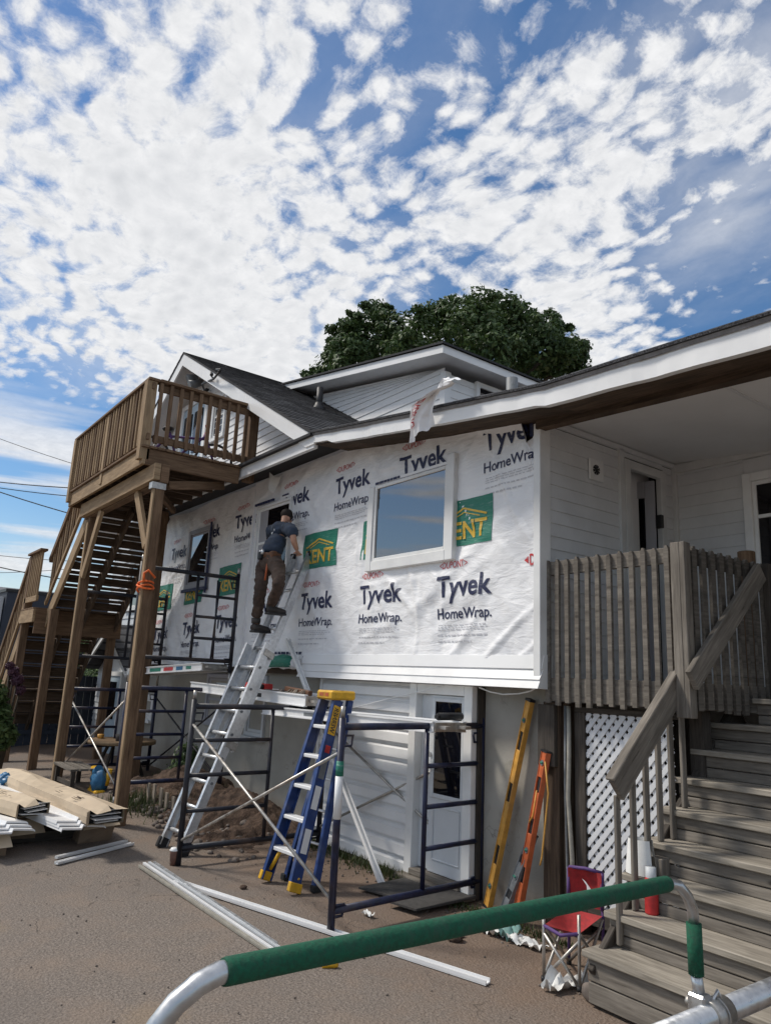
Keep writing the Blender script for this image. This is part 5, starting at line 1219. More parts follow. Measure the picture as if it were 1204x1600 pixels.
    b = MB(); c = hd0 + V((0, .058, .0)); b.ball(c + V((0, .012, -.008)), .012, .018, .018, 8, 6); b.ball(c + V((0, .004, -.034)), .02, .006, .006, 8, 6); link('nose_and_mouth', b, 'skin', t)
    b = MB()
    for s in (-1, 1): b.ball(hd0 + V((s * .022, .056, .016)), .009, .006, .006, 8, 6)
    link('eyes', b, 'black', t)
    # boots
    for a, fo, nm in ((al, fl, 1), (ar, fr, 2)):
        b = MB(); b.tube([a + V((0, 0, .03)), a + V((0, .0, -.03))], [.052, .05], 12)
        hz = fo.z - .012; y0 = a.y - .055
        def bt(u, v, a=a, hz=hz, y0=y0):
            an = u * 2 * math.pi; yy = y0 + v * .235; w = .046 + .012 * math.sin(v * math.pi) - (.016 if v > .93 else 0); hgt = .06 - .028 * max(0, v - .35) / .65
            return V((a.x + .02 * v + math.cos(an) * w * (.3 if v in (0, 1) else 1), yy, hz + hgt * .5 + math.sin(an) * hgt * (.4 if v in (0, 1) else .75)))
        b.grid(bt, 14, 10); bo = link('boot', b, 'boot', t)
        b = MB(); b.box(a.x - .045, a.x + .065, y0 + .005, y0 + .225, hz - .022, hz + .002); link('sole', b, 'black', bo, bevel=.008)
    # tool belt with pouches, hammer loop, knee-side tools
    b = MB(); c = pel.lerp(wst, .35); b.lathe(c, [(.128, -.028), (.134, -.026), (.134, .026), (.128, .028)], 22)
    for i in range(len(b.v)): x, y, z = b.v[i]; b.v[i] = (x, c.y + (y - c.y) * .80, z - (x - c.x) * .12)
    tb = link('tool_belt', b, 'leather', t)
    for dx, dy, w, h, m in ((-.13, -.03, .085, .13, 'black'), (.115, -.04, .08, .13, 'leather'), (-.03, -.112, .07, .06, 'black'), (-.155, .02, .06, .09, 'black')):
        b = MB(); b.box(c.x + dx - w / 2, c.x + dx + w / 2, c.y + dy - .035, c.y + dy + .035, c.z - h, c.z + .035); link('pouch', b, m, tb, bevel=.015)
    b = MB(); b.tube([c + V((.10, -.09, -.05)), c + V((.085, -.10, -.30))], .012, 8); link('hammer_handle', b, 'orange', tb)
    b = MB(); b.tube([c + V((-.16, -.03, -.10)), c + V((-.15, -.03, -.24))], .016, 8); link('tool_handle', b, 'level_yellow', tb)
    b = MB()
    for dx in (-.045, .005): b.tube([c + V((dx, -.118, .00)), c + V((dx, -.118, .05))], .020, 10)
    link('tape_measure', b, 'aluminium', tb)
    b = MB(); k = chs.lerp(nk0, .55); b.frame(k + V((-.015, -.098, -.02)), Vector((.8, 0, .5)).normalized(), Vector((-.5, 0, .8)).normalized(), Vector((0, -1, 0)), .08, .022, .004); link('shirt_mark', b, 'vinyl_grey', t)
person()

# ------------------------------------------------------------------ foreground ladder rack
def rack():
    def D(px, py, dp): r = ray(px, py); f = -(RM.transposed() @ r).z; return ORG + r / f * dp
    t = thing('ladder_rack', 'aluminium ladder rack bar padded with green foam in the near foreground', 'rack', D(1090, 1600, 2.6) - Vector((0, 0, .3)))
    a, c = D(349, 1519, 1.55), D(1042, 1381, 2.72)
    ext = (c - a).normalized()
    e0 = D(150, 1760, 1.43); pts = [Vector((e0.x - .03, e0.y - .03, .25)), e0 + Vector((-.01, -.01, -.06)), e0, D(215, 1655, 1.455), D(246, 1605, 1.47), D(275, 1568, 1.49), D(310, 1538, 1.515), a - ext * .01, a + ext * .03]
    link('end_bend', TB(pts, .0232, 20), 'tube_alu', t)
    link('crossbar', TB([a, c], .0225, 20), 'tube_alu', t)
    link('foam_padding', TB([a, a + ext * .01, c - ext * .01, c], [.0265, .0282, .0282, .0265], 24), 'foam_green', t)
    r1 = D(1083, 1442, 2.74)
    pts = [c - ext * .02, c + ext * .01, D(1060, 1384, 2.73), D(1073, 1400, 2.735), D(1081, 1420, 2.74), r1]
    link('end_bend', TB(pts, .0205, 18), 'tube_alu', t)
    r2 = D(1087, 1523, 2.70); link('foam_padding', TB([r1, r2], .0275, 20), 'foam_green', t)
    r3 = D(1092, 1556, 2.69); link('leg_tube', TB([r2, r3], .021, 16), 'tube_alu', t)
    # clamp on the long side rail
    q0, q1 = D(985, 1640, 2.42), D(1290, 1512, 3.1); u = (q1 - q0).normalized()
    link('side_rail', TB([q0 - u * .35, q1 + u * 2.2], .042, 20), 'tube_alu', t)
    link('side_rail', TB([q0 - u * .35 - Vector((0, 0, .16)), q1 + u * 2.2 - Vector((0, 0, .16))], .042, 20), 'grey_plastic', t)
    m = D(1112, 1586, 2.69); k = (m - q0).dot(u); m = q0 + u * k
    b = MB(); b.tube([m - u * .05, m + u * .05], .052, 20); b.tube([m - u * .006, m + u * .006], .058, 20); cl = link('clamp', b, 'steel', t)
    b = MB(); b.box(r3.x - .035, r3.x + .035, r3.y - .03, r3.y + .03, m.z + .0, r3.z + .01); link('bracket', b, 'tube_alu', t, bevel=.01)
    b = MB(); b.tube([r3 + Vector((-.045, 0, -.03)), r3 + Vector((.05, 0, -.03))], .010, 10); b.tube([r3 + Vector((-.05, 0, -.03)), r3 + Vector((-.036, 0, -.03))], .018, 6); link('bolt', b, 'steel', cl)
    b = MB(); e = D(1120, 1548, 2.69); b.tube([r3 + Vector((.02, 0, -.06)), e, D(1126, 1560, 2.69), m], .007, 8); link('clip', b, 'tube_alu', t)
rack()

# ------------------------------------------------------------------ cartons and loose trim on the left
def stack():
    V = Vector
    def carton(p, q, w, h, label, flap):
        """long cardboard sleeve from p (far end) to q (near end, opened)"""
        t = thing('cardboard_carton', label, 'carton', (p + q) / 2, 'long cartons of siding'); d = (q - p).normalized(); Y = V((0, 0, 1)).cross(d).normalized(); up = V((0, 0, 1))
        b = MB(); n = 14
        def ring(s, k):
            c = p.lerp(q, s); bul = .03 * math.sin(s * 9) + .02 * noise.noise(V((s * 5, k, 1)))
            crn = ((-w / 2, 0), (w / 2, 0), (w / 2 + bul * .4, h * .5), (w / 2, h), (0, h + .02 + bul), (-w / 2, h), (-w / 2 - bul * .4, h * .5)); return [c + Y * a + up * z for a, z in crn]
        rs = [ring(i / n, i) for i in range(n + 1)]
        for i in range(n):
            for j in range(7): b.face([rs[i][j], rs[i][(j + 1) % 7], rs[i + 1][(j + 1) % 7], rs[i + 1][j]])
        b.face(rs[0][::-1]); link('sleeve', b, 'cardboard', t, weld=True)
        b = MB(); 
        for j in (4, 5): b.face([rs[-1][j - 1], rs[-1][j], rs[-1][j] + d * flap + up * -.02 + Y * random.uniform(-.04, .04), rs[-1][j - 1] + d * flap * .8 + up * random.uniform(-.09, .01)])
        b.face([rs[-1][5], rs[-1][0], rs[-1][0] + d * flap * .6 - Y * .05, rs[-1][5] + d * flap * .8 - Y * .06]); link('flap', b, 'cardboard', t)
        b = MB()
        for k in range(6):
            s = .1 + .02 * k
        for s0 in (.16, .50, .80): b.face([p.lerp(q, s0 - .004) + Y * (w / 2 + .02) + up * (h + .004), p.lerp(q, s0 + .004) + Y * (w / 2 + .02) + up * (h + .004), p.lerp(q, s0 + .004) + up * (h + .05), p.lerp(q, s0 - .004) + up * (h + .05)])
        for k in range(9):
            s0 = .62 + random.uniform(0, .25); o = random.uniform(-.9, -.2); c = p.lerp(q, s0) + Y * (w / 2 * o) + up * (h + .036)
            b.frame(c, d, Y, up, random.uniform(.04, .12), .008, .002)
        link('printed_marks', b, 'ink_brown', t)
        b = MB(); c = p.lerp(q, .995)
        for k in range(4): b.frame(c + up * (.02 + k * .032) + d * random.uniform(-.04, .03) + Y * random.uniform(-.02, .02), d, (Y + up * random.uniform(-.08, .08)).normalized(), up, .12, w * random.uniform(.6, .86), .007)
        b.face([p.lerp(q, .985) + Y * a * w + up * z for a, z in ((-.48, .005), (.48, .005), (.48, h - .005), (-.48, h - .005))], m=1)  # near-black sheet paints the shade inside the open end
        link('siding_ends_and_shade', b, ['vinyl', 'interior'], t); return t
    carton(V((-10.2, 2.05, .27)), onZ(166, 1287, .27) + V((0, 0, 0)), .32, .125, 'long cardboard carton with torn open end, lying on the far side of the pile', .10)
    carton(V((-9.6, 1.30, .28)), onZ(52, 1275, .28), .30, .12, 'long cardboard carton with handwriting near the frame edge, on top of white siding', .10)
    # bare siding lengths between and in front of the cartons
    def panel(p, q, w, label, k):
        t = MB(); d = (q - p).normalized(); Y = V((0, 0, 1)).cross(d).normalized()
        prof = [(0, 0), (.02, .03), (.45, .012), (.48, .04), (.95, .014), (1, .0)]
        for L in range(3):
            o = V((0, 0, L * .022)) + d * (L * -.06)
            for (a, za), (c, zc) in zip(prof, prof[1:]): t.face([p + o + Y * (w * (a - .5)) + V((0, 0, za)), q + o + Y * (w * (a - .5)) + V((0, 0, za)), q + o + Y * (w * (c - .5)) + V((0, 0, zc)), p + o + Y * (w * (c - .5)) + V((0, 0, zc))])
            for (a, za), (c, zc) in zip(prof, prof[1:]):
                t.face([q + o + Y * (w * (a - .5)) + V((0, 0, za)), q + o + Y * (w * (c - .5)) + V((0, 0, zc)), q + o + Y * (w * (c - .5)) + V((0, 0, zc - .016)), q + o + Y * (w * (a - .5)) + V((0, 0, za - .016))])
        one('siding_panel', t, 'vinyl', label, 'siding', 'loose lengths of white siding on the pile')
    panel(V((-9.9, 1.72, .23)), onZ(128, 1296, .22) + V((0, .02, 0)), .42, 'white siding lengths sticking out between the two cartons', 0)
    panel(V((-9.2, .98, .22)), onZ(22, 1302, .21), .40, 'white siding lengths at the left edge of the photo below the nearer carton', 1)
    # boxes and blocks that carry the pile
    def support(x0, x1, y0, y1, z0, z1, label):
        t = thing('cardboard_box', label, 'box', ((x0 + x1) / 2, (y0 + y1) / 2, z0), 'crumpled boxes under the pile')
        b = MB(); j = lambda: random.uniform(-.025, .025)
        P = [[V((x + j(), y + j(), z)) for (x, y) in ((x0, y0), (x1, y0), (x1, y1), (x0, y1))] for z in (z0, (z0 + z1) / 2, z1)]
        for a in range(2):
            for i in range(4): b.face([P[a][i], P[a][(i + 1) % 4], P[a + 1][(i + 1) % 4], P[a + 1][i]])
        b.face(P[2]); link('box_body', b, 'cardboard_dark', t)
        b = MB(); b.face([P[2][1], P[2][2], P[2][2] + V((.12, .02, -.10)), P[2][1] + V((.13, -.02, -.12))]); b.face([P[2][0], P[2][1], P[2][1] + V((.0, -.10, -.07)), P[2][0] + V((0, -.11, -.09))]); link('flap', b, 'cardboard', t)
    support(-8.25, -7.78, 2.28, 2.60, .0, .265, 'brown box standing under the end of the far carton'); support(-8.6, -8.0, 1.62, 1.95, .02, .21, 'flattened brown box under the middle of the pile'); support(-8.2, -7.55, 1.20, 1.62, .0, .20, 'crumpled brown box under the nearer carton')
    support(-8.3, -7.75, .80, 1.14, .0, .20, 'torn brown box at the left edge of the frame')
    b = MB()
    for x in (-9.4, -8.75, -8.1): b.box(x, x + .09, .9, 2.55, .005, .085)
    for y in (1.0, 1.6, 2.2): b.box(-9.6, -7.95, y, y + .12, .086, .11)
    one('pallet', b, 'weathered_dark', 'dark wooden pallet on the asphalt under the cartons', 'pallet')
    b = MB(); c = onZ(10, 1216, .36)
    b.ball(c, .11, .08, .06, 26, 16, fn=lambda d: 1 + .55 * noise.noise(d * 22) + .3 * noise.noise(d * 55)); one('plastic_bag', b, 'toy_blue', 'crumpled blue plastic behind the nearer carton at the left edge', 'bag')
stack()
def strip_len(p, q, w, h, label, mat='white_metal', group=None, channel=True, name='trim_strip', n=1, gap=.05):
    b = MB(); p = Vector(p); q = Vector(q); d = (q - p).normalized(); Y = Vector((0, 0, 1)).cross(d).normalized() if abs(d.z) < .9 else Vector((0, 1, 0)); up = d.cross(Y)
    b.beam(p, q, w, .008)
    if channel:
        for s in (-1, 1): b.frame((p + q) / 2 + Y * (s * (w / 2 - .004)) + up * (h / 2), d, Y, up, (q - p).length, .008, h)
    return one(name, b, mat, label, 'trim strip', group)
G = 'loose trim strips on the ground'
def strips():
    e = .012
    strip_len(onZ(88, 1350, e), onZ(207, 1319, e), .045, .018, 'white trim strip in front of the cartons, the nearer of two lying together', group=G)
    strip_len(onZ(88, 1341, e), onZ(198, 1315, e), .035, .018, 'white trim strip just behind the nearer one by the cartons', group=G)
    strip_len(onZ(186, 1259, .06), onZ(231, 1272, .05), .06, .03, 'short white trim strip poking past the carton beside the deck post', group=G)
    strip_len(onZ(275, 1379, e), onZ(762, 1537, e), .055, .022, 'long white channel lying diagonally across the asphalt behind the green bar', group=G)
    for k, (a, c, m, l) in enumerate((((218, 1354), (436, 1500), 'conduit', 'dull metal strip lying leftmost in the bundle on the asphalt'), ((225, 1350), (447, 1500), 'white_metal', 'pale metal strip second in the bundle on the asphalt'), ((233, 1349), (458, 1498), 'vinyl_grey', 'dull metal strip third in the bundle on the asphalt'), ((241, 1349), (432, 1477), 'aluminium', 'bright metal strip lying rightmost in the bundle on the asphalt'))):
        strip_len(onZ(*a, e + k * .004), onZ(*c, e + k * .004), .021, .016, l, m, 'metal strips in one bundle')
    strip_len(onY(449, 1000, 4.25), onZ(595, 1384, .0) + Vector((0, 0, .01)), .05, .03, 'long white trim strip leaning on the wrapped wall behind the stepladder')
    b = MB(); p, q = onZ(455, 1497, .02), onZ(528, 1508, .02); b.tube([p, p.lerp(q, .7)], .015, 8); b.tube([p.lerp(q, .7), q], [.04, .012], 6); one('pry_tool', b, 'yellow', 'yellow tipped tool on the asphalt just below the green bar', 'tool')
strips()

# ------------------------------------------------------------------ small things on the ground
def smalls():
    V = Vector
    p = onZ(278, 1352, 0.0) + V((-.03, -.03, 0)); b = MB(); b.lathe(p, [(0, .0), (.030, .0), (.041, .115), (.041, .12)], 18); t = thing('coffee_cup', 'brown paper coffee cup at the foot of the scaffold', 'cup', p); link('cup', b, 'cup_brown', t)
    b = MB(); b.lathe(p, [(.043, .118), (.044, .126), (.036, .132), (.035, .140), (0, .140)], 18); link('lid', b, 'white_trim', t)
    def mat_(pts, label):
        b = MB(); b.prism([onZ(x, y, .016) for x, y in pts], (0, 0, .014)); one('door_mat', b, 'mat_dark', label, 'mat', 'mats before the basement door')
    mat_(((560, 1389), (640, 1372), (700, 1392), (612, 1403)), 'dark mat lying against the basement door step'); 
    b = MB(); b.prism([onZ(x, y, .034) for x, y in ((604, 1410), (694, 1388), (745, 1404), (650, 1424))], (0, 0, .014)); one('door_mat', b, 'mat_dark', 'dark mat lying further from the door by the scaffold foot', 'mat', 'mats before the basement door')
    # litter by the levels
    def scrap(px, py, sx, sy, sz, mat, label, nm='paper_scrap'):
        b = MB(); c = onZ(px, py, .0); o = random.random() * 9
        b.grid(lambda u, v: c + V(((u - .5) * sx, (v - .5) * sy, .008 + sz * abs(noise.noise(V((u * 3 + o, v * 3, o)))) * 1.6)), 10, 10); one(nm, b, mat, label, 'scrap', 'scraps by the orange level')
    scrap(773, 1460, .20, .16, .07, 'paper', 'white scrap nearest the yellow level'); scrap(792, 1466, .18, .16, .09, 'scrap_green', 'greenish plastic scrap between the white ones'); scrap(806, 1472, .16, .12, .07, 'paper', 'small crumpled white scrap in the middle of the litter'); scrap(828, 1480, .22, .12, .05, 'paper', 'curled white scrap nearest the red chair')
    scrap(575, 1432, .10, .05, .03, 'paper', 'tiny white scrap on the asphalt before the door mats'); scrap(718, 1464, .06, .04, .02, 'paper', 'tiny white scrap above the green bar')
    scrap(882, 1545, .10, .30, .10, 'paper', 'curled white strip of paper under the red chair')
    for px, py, r, l in ((380, 1386, .028, 'small dark clod on the asphalt left of the stepladder'), (712, 1466, .05, 'dark clod on the asphalt by the green bar'), (405, 1522, .04, 'dark clod on the asphalt just under the green bar')):
        b = MB(); b.ball(onZ(px, py, r * .4), r, r, r * .6, 10, 7, fn=lambda d: 1 + .4 * noise.noise(d * 40)); one('clod', b, 'soil', l, 'clod', 'clods on the asphalt')
    # red can and white paper on the porch stairs
    zt = .11 + .172 * 2; p = onZ(1018, 1428, zt); t = thing('spray_can', 'red can with a pale cap standing on the porch stairs', 'can', p)
    b = MB(); b.lathe(p, [(0, 0), (.036, 0), (.038, .01), (.038, .17), (.030, .19), (0, .19)], 16); link('can', b, 'red', t); b = MB(); b.lathe(p, [(.030, .19), (.030, .245), (0, .245)], 14); link('cap', b, 'vinyl_grey', t)
    zt = .11 + .172 * 3; p = onZ(1001, 1366, zt); b = MB(); b.grid(lambda u, v: p + V(((.095 - .02 * v) * math.cos(u * 5.6 + .4), (.07 - .015 * v) * math.sin(u * 5.6 + .4), v * .19 + .004)), 24, 4); one('paper_sleeve', b, 'paper', 'white folded paper standing on the porch stairs behind the green bar', 'paper')
    p = onZ(1027, 1368, zt); b = MB(); b.box(p.x - .04, p.x + .05, p.y - .03, p.y + .05, zt + .002, zt + .10); one('wood_offcut', b, 'weathered', 'small pale wood offcut beside the white paper on the stairs', 'offcut', bevel=.006)
    # red folding camp chair
    a = onZ(849, 1534, 0); c = onZ(905, 1551, 0); X = (c - a); w = X.length; X.normalize(); Yv = V((-X.y, X.x, 0));
    if Yv.y < 0: Yv = -Yv
    t = thing('camp_chair', 'small red folding camp chair with a pale emblem by the porch lattice', 'chair', (a + c) / 2)
    P = lambda u, v, z: a + X * (u * w) + Yv * (v * .36) + V((0, 0, z))
    zs = .30; zb = .56
    for p, q in ((P(0, 0, .01), P(0, 0, .40)), (P(1, 0, .01), P(1, 0, .40)), (P(0, 0, .02), P(1, 0, zs - .04)), (P(1, 0, .02), P(0, 0, zs - .04)), (P(0, 1, .02), P(1, 1, zs - .04)), (P(1, 1, .02), P(0, 1, zs - .04)), (P(0, 0, .02), P(0, 1, zs)), (P(1, 0, .02), P(1, 1, zs)), (P(0, 1, .02), P(0, 0, zs)), (P(1, 1, .02), P(1, 0, zs))): link('leg', TB([p, q], .0095, 8), 'steel', t)
    for u in (0, 1): link('back_post', TB([P(u, 1, .01), P(u, 1.05, zb)], .0095, 8), 'purple', t)
    b = MB(); b.grid(lambda u, v: P(u, v, zs - .07 * math.sin(u * math.pi) * math.sin(v * math.pi) + .02 * v), 12, 8); st = link('seat', b, 'red_cloth', t)
    b = MB(); b.grid(lambda u, v: P(u, 1.0 + .13 * math.sin(u * math.pi) * math.sin(v * 2.2 + .5) + .02 * math.sin(u * 14 + v * 5), zs + .05 + v * (zb - zs - .05)) , 10, 8); bk = link('backrest', b, 'red_cloth', t)
    b = MB(); fx = lambda u, v: P(u, .955, zs + .05 + v * (zb - zs - .05))
    pts = [(.62, .22), (.72, .36), (.70, .55), (.55, .72), (.45, .78), (.58, .62), (.60, .45), (.52, .34), (.42, .30), (.45, .22)]
    b.face([fx(*q) for q in pts]); link('emblem', b, 'vinyl', bk)
    for pts in ([P(0, 1.05, zb), P(.5, 1.02, zb + .01), P(1, 1.05, zb)], [P(0, .99, zs + .05), P(0, 1.03, zb)], [P(1, .99, zs + .05), P(1, 1.03, zb)], [P(0, 0, zs), P(.5, -.02, zs - .03), P(1, 0, zs)]): link('piping', TB(pts, .011, 6), 'purple', t)
    for u, v in ((0, 0), (1, 0), (0, 1), (1, 1)): link('foot', TB([P(u, v, 0), P(u, v, .03)], .016, 8), 'black', t)
    # table, stool, toy, pallet slats under the deck
    p = V((-11.3, 3.75, .12)); t = thing('round_table', 'round wooden table top behind the scaffold under the deck', 'table', p); b = MB(); b.tube([p + V((0, 0, .46)), p + V((0, 0, .51))], .48, 26); link('table_top', b, 'treated_pale_sunlit', t)
    for k in range(4): an = k * math.pi / 2 + .7; link('leg', TB([p + V((.40 * math.cos(an), .40 * math.sin(an), 0)), p + V((.2 * math.cos(an), .2 * math.sin(an), .46))], .025, 8), 'weathered_dark', t)
    b = MB(); b.lathe(p + V((.2, -.1, .51)), [(0, 0), (.06, 0), (.07, .09), (0, .09)], 12); one('flower_pot', b, 'boot', 'dark little pot on the round table', 'pot')
    b = MB(); b.lathe(p + V((-.22, -.25, .51)), [(0, 0), (.045, 0), (.05, .06), (0, .06)], 12); one('small_tin', b, 'level_yellow', 'small yellow tin on the round table', 'tin')
    t = thing('bench', 'dark slatted bench under the deck behind the cartons', 'bench', (-10.6, 2.95, .1))
    for k in range(3): link('slat', B(-10.95, -10.1, 2.75 + k * .12, 2.85 + k * .12, .36, .385), 'weathered', t)
    for x in (-10.9, -10.15):
        for y in (2.77, 3.05): link('leg', B(x, x + .05, y, y + .05, .1, .36), 'weathered_dark', t)
    for y in (2.79,): link('stretcher', B(-10.85, -10.15, y, y + .03, .16, .21), 'weathered_dark', t)
    p = onZ(146, 1238, .1); t = thing('toy', 'yellow and blue plastic toy behind the cartons', 'toy', p)
    b = MB(); b.tube([p + V((-.05, 0, 0)), p + V((-.10, .02, .16)), p + V((-.07, 0, .30))], [.045, .035, .05], 10); b.tube([p + V((.16, .1, .1)), p + V((.19, .12, .30))], .03, 8); link('frame', b, 'toy_yellow', t)
    b = MB(); b.ball(p + V((.09, .03, .15)), .13, .11, .14, 12, 9, fn=lambda d: 1 + .25 * noise.noise(d * 12)); b.tube([p + V((.03, 0, .24)), p + V((.12, .0, .29))], .06, 10); link('body', b, 'toy_blue', t)
    b = MB(); b.box(p.x - .10, p.x + .24, p.y - .05, p.y + .08, p.z - .0, p.z + .05); link('base', b, 'toy_yellow', t, bevel=.02)
    t = thing('slat_fence', 'broken pale pallet slats standing by the dirt under the deck', 'slats', onZ(243, 1265, .1)); 
    for k, (px, h) in enumerate(((228, .27), (237, .27), (248, .24), (257, .20), (268, .17))):
        c = onZ(px, 1262 + k * 2, .1); link('slat', B(c.x - .035, c.x + .035, c.y, c.y + .02, .06, .1 + h), 'pallet_wood', t)
    c = onZ(245, 1262, .1); link('rail', B(c.x - .35, c.x + .3, c.y + .021, c.y + .05, .14, .19), 'pallet_wood', t)
    # plastic bins and junk that darken the space under the deck
    # white cable across the basement wall
    b = MB(); pts = [onY(490, 1120, 4.36), onY(560, 1104, 4.36), onY(630, 1086, 4.36), onY(693, 1071, 4.33)]; b.tube(pts, .005, 6); one('white_cable', b, 'white_trim', 'thin white cable strung across the basement siding', 'cable', 'cables on the wall')
    b = MB(); pts = [onY(x, y, 4.36) for x, y in ((748, 1074), (765, 1081), (785, 1085), (810, 1084), (828, 1080), (842, 1072))]; b.tube(pts, .006, 6); one('white_cable', b, 'white_trim', 'white cable sagging under the skirt above the yellow level', 'cable', 'cables on the wall')
smalls()

# ------------------------------------------------------------------ bicycle and mast clutter on the high deck
def bicycle():
    t = thing('bicycle', 'dark bicycle with a purple frame leaning on the high deck behind the railing', 'bicycle', (-9.6, 3.2, 4.235)); V = Vector
    z = 4.235; d = V((.35, .94, 0)).normalized(); o = V((-9.75, 2.85, z))
    P = lambda s, h: o + d * s + V((0, 0, h))
    for s in (.27, 1.12):
        b = MB(); b.tube([P(s, .27) + d * (.25 * math.cos(a)) + V((0, 0, .25 * math.sin(a))) for a in [i * math.pi / 12 for i in range(25)]], .020, 6); w = link('wheel', b, 'black', t)
        b = MB()
        for k in range(10): a = k * math.pi / 5; b.tube([P(s, .27), P(s, .27) + d * (.24 * math.cos(a)) + V((0, 0, .24 * math.sin(a)))], .003, 4)
        link('spokes', b, 'steel', w)
    b = MB()
    for p, q in (((.62, .27), (.50, .62)), ((.62, .27), (.98, .62)), ((.52, .56), (.98, .58)), ((.27, .27), (.62, .27)), ((.27, .27), (.51, .58)), ((.98, .66), (1.12, .27))): b.tube([P(*p), P(*q)], .018, 8)
    link('frame', b, 'purple', t); n = V((-d.y, d.x, 0))
    b = MB(); b.tube([P(.97, .70) - n * .24, P(1.0, .72), P(.97, .70) + n * .24], .013, 8); link('handlebar', b, 'red', t); b = MB(); b.ball(P(.48, .66), .11, .08, .03, 10, 6); link('saddle', b, 'black', t)
bicycle()

# ------------------------------------------------------------------ trees, shrubs, grass
def leaves(b, c, rad, n, size, rnd, squash=(1, 1, 1), hollow=.55, m=None):
    """small bent leaf faces through a clump's volume, denser towards its outside"""
    c = Vector(c)
    for _ in range(n):
        d = Vector((rnd.gauss(0, 1), rnd.gauss(0, 1), rnd.gauss(0, 1))).normalized(); r = rad * (hollow + (1 - hollow) * rnd.random() ** .5) * (1 + .22 * noise.noise(d * 2.3 + c))
        p = c + Vector((d.x * squash[0], d.y * squash[1], d.z * squash[2])) * r
        dn = (d + Vector((rnd.gauss(0, .45), rnd.gauss(0, .45), rnd.gauss(.35, .45)))).normalized(); u = dn.cross(Vector((rnd.gauss(0, 1), rnd.gauss(0, 1), rnd.gauss(0, 1)))).normalized(); v = u.cross(dn).normalized()
        s = size * rnd.uniform(.6, 1.3); n_ = u.cross(v) * s * .18
        b.face([p - u * s, p - v * s * .55 + n_, p + u * s * .9, p + v * s * .55 + n_], m=(rnd.random() < .25) * 1 if m is None else m)
def maple():
    rnd = random.Random(5)
    ctr = ORG + ray(722, 560) * (17.0 / 1149 / .8)
    def at(px, py, k=1.0): r = ray(px, py + 14); return ORG + r * (17.0 / 1149 * k)
    gz = 0.0; foot = at(720, 600); foot.z = 0
    t = thing('maple_tree', 'big dark green maple rising behind the roofs', 'tree', foot)
    b = MB(); top = at(720, 560); b.tube([foot, foot.lerp(top, .5), top], [.38, .30, .2], 12)
    link('trunk', b, 'bark', t)
    lobes = [(560, 535, 52, 1.0), (600, 508, 48, 1.05), (640, 505, 50, .97), (545, 505, 28, 1.0), (572, 485, 24, 1.0), (690, 505, 55, 1.06), (740, 500, 58, .95), (720, 482, 34, 1.0), (765, 478, 28, 1.02), (800, 515, 58, 1.0), (850, 530, 52, .97), (880, 548, 42, 1.0), (830, 500, 34, 1.03), (862, 510, 28, 1.0), (905, 558, 22, 1.0), (520, 562, 36, 1.0), (498, 580, 24, 1.0), (690, 474, 20, 1.0), (610, 560, 60, 1.1), (700, 560, 70, 1.1), (780, 560, 70, 1.1), (850, 570, 54, 1.08), (640, 545, 44, .92), (770, 540, 44, .9), (532, 528, 26, .96), (897, 535, 20, .98), (800, 478, 22, 1.02), (598, 476, 16, 1.0), (540, 552, 30, .94)]
    b = MB(); lim = MB()
    for px, py, r, k in lobes:
        c = at(px, py, k); R = r * 17.0 / 1149 * k
        leaves(b, c, R * .92, int(26 + R * R * 1100), .065, rnd, (1, 1, .85), .35)
        for _ in range(13):
            d = Vector((rnd.gauss(0, 1), rnd.gauss(0, 1), rnd.gauss(.2, 1))).normalized(); leaves(b, c + d * R * rnd.uniform(.7, 1.08), R * rnd.uniform(.16, .36), 105, .060, rnd, (1.25, 1.25, .75), .15)
        if R > .5: lim.tube([top.lerp(foot, .2), c - Vector((0, 0, R * .3))], [.1, .03], 6)
    link('crown', b, ['leaf', 'leaf_light'], t); link('limbs', lim, 'bark', t)
maple()
def shrub(pts, label, group, mats, size, n, name='shrub', cat='shrub'):
    rnd = random.Random(len(label)); f = Vector(pts[0][0]); f.z = ground_z(f.x, f.y)
    t = thing(name, label, cat, f, group); b = MB(); st = MB()
    for c, r in pts:
        leaves(b, c, r, n, size, rnd, (1, 1, 1), .3); st.tube([f, Vector(c)], [.03, .012], 6)
    link('foliage', b, mats, t); link('stems', st, 'bark', t)
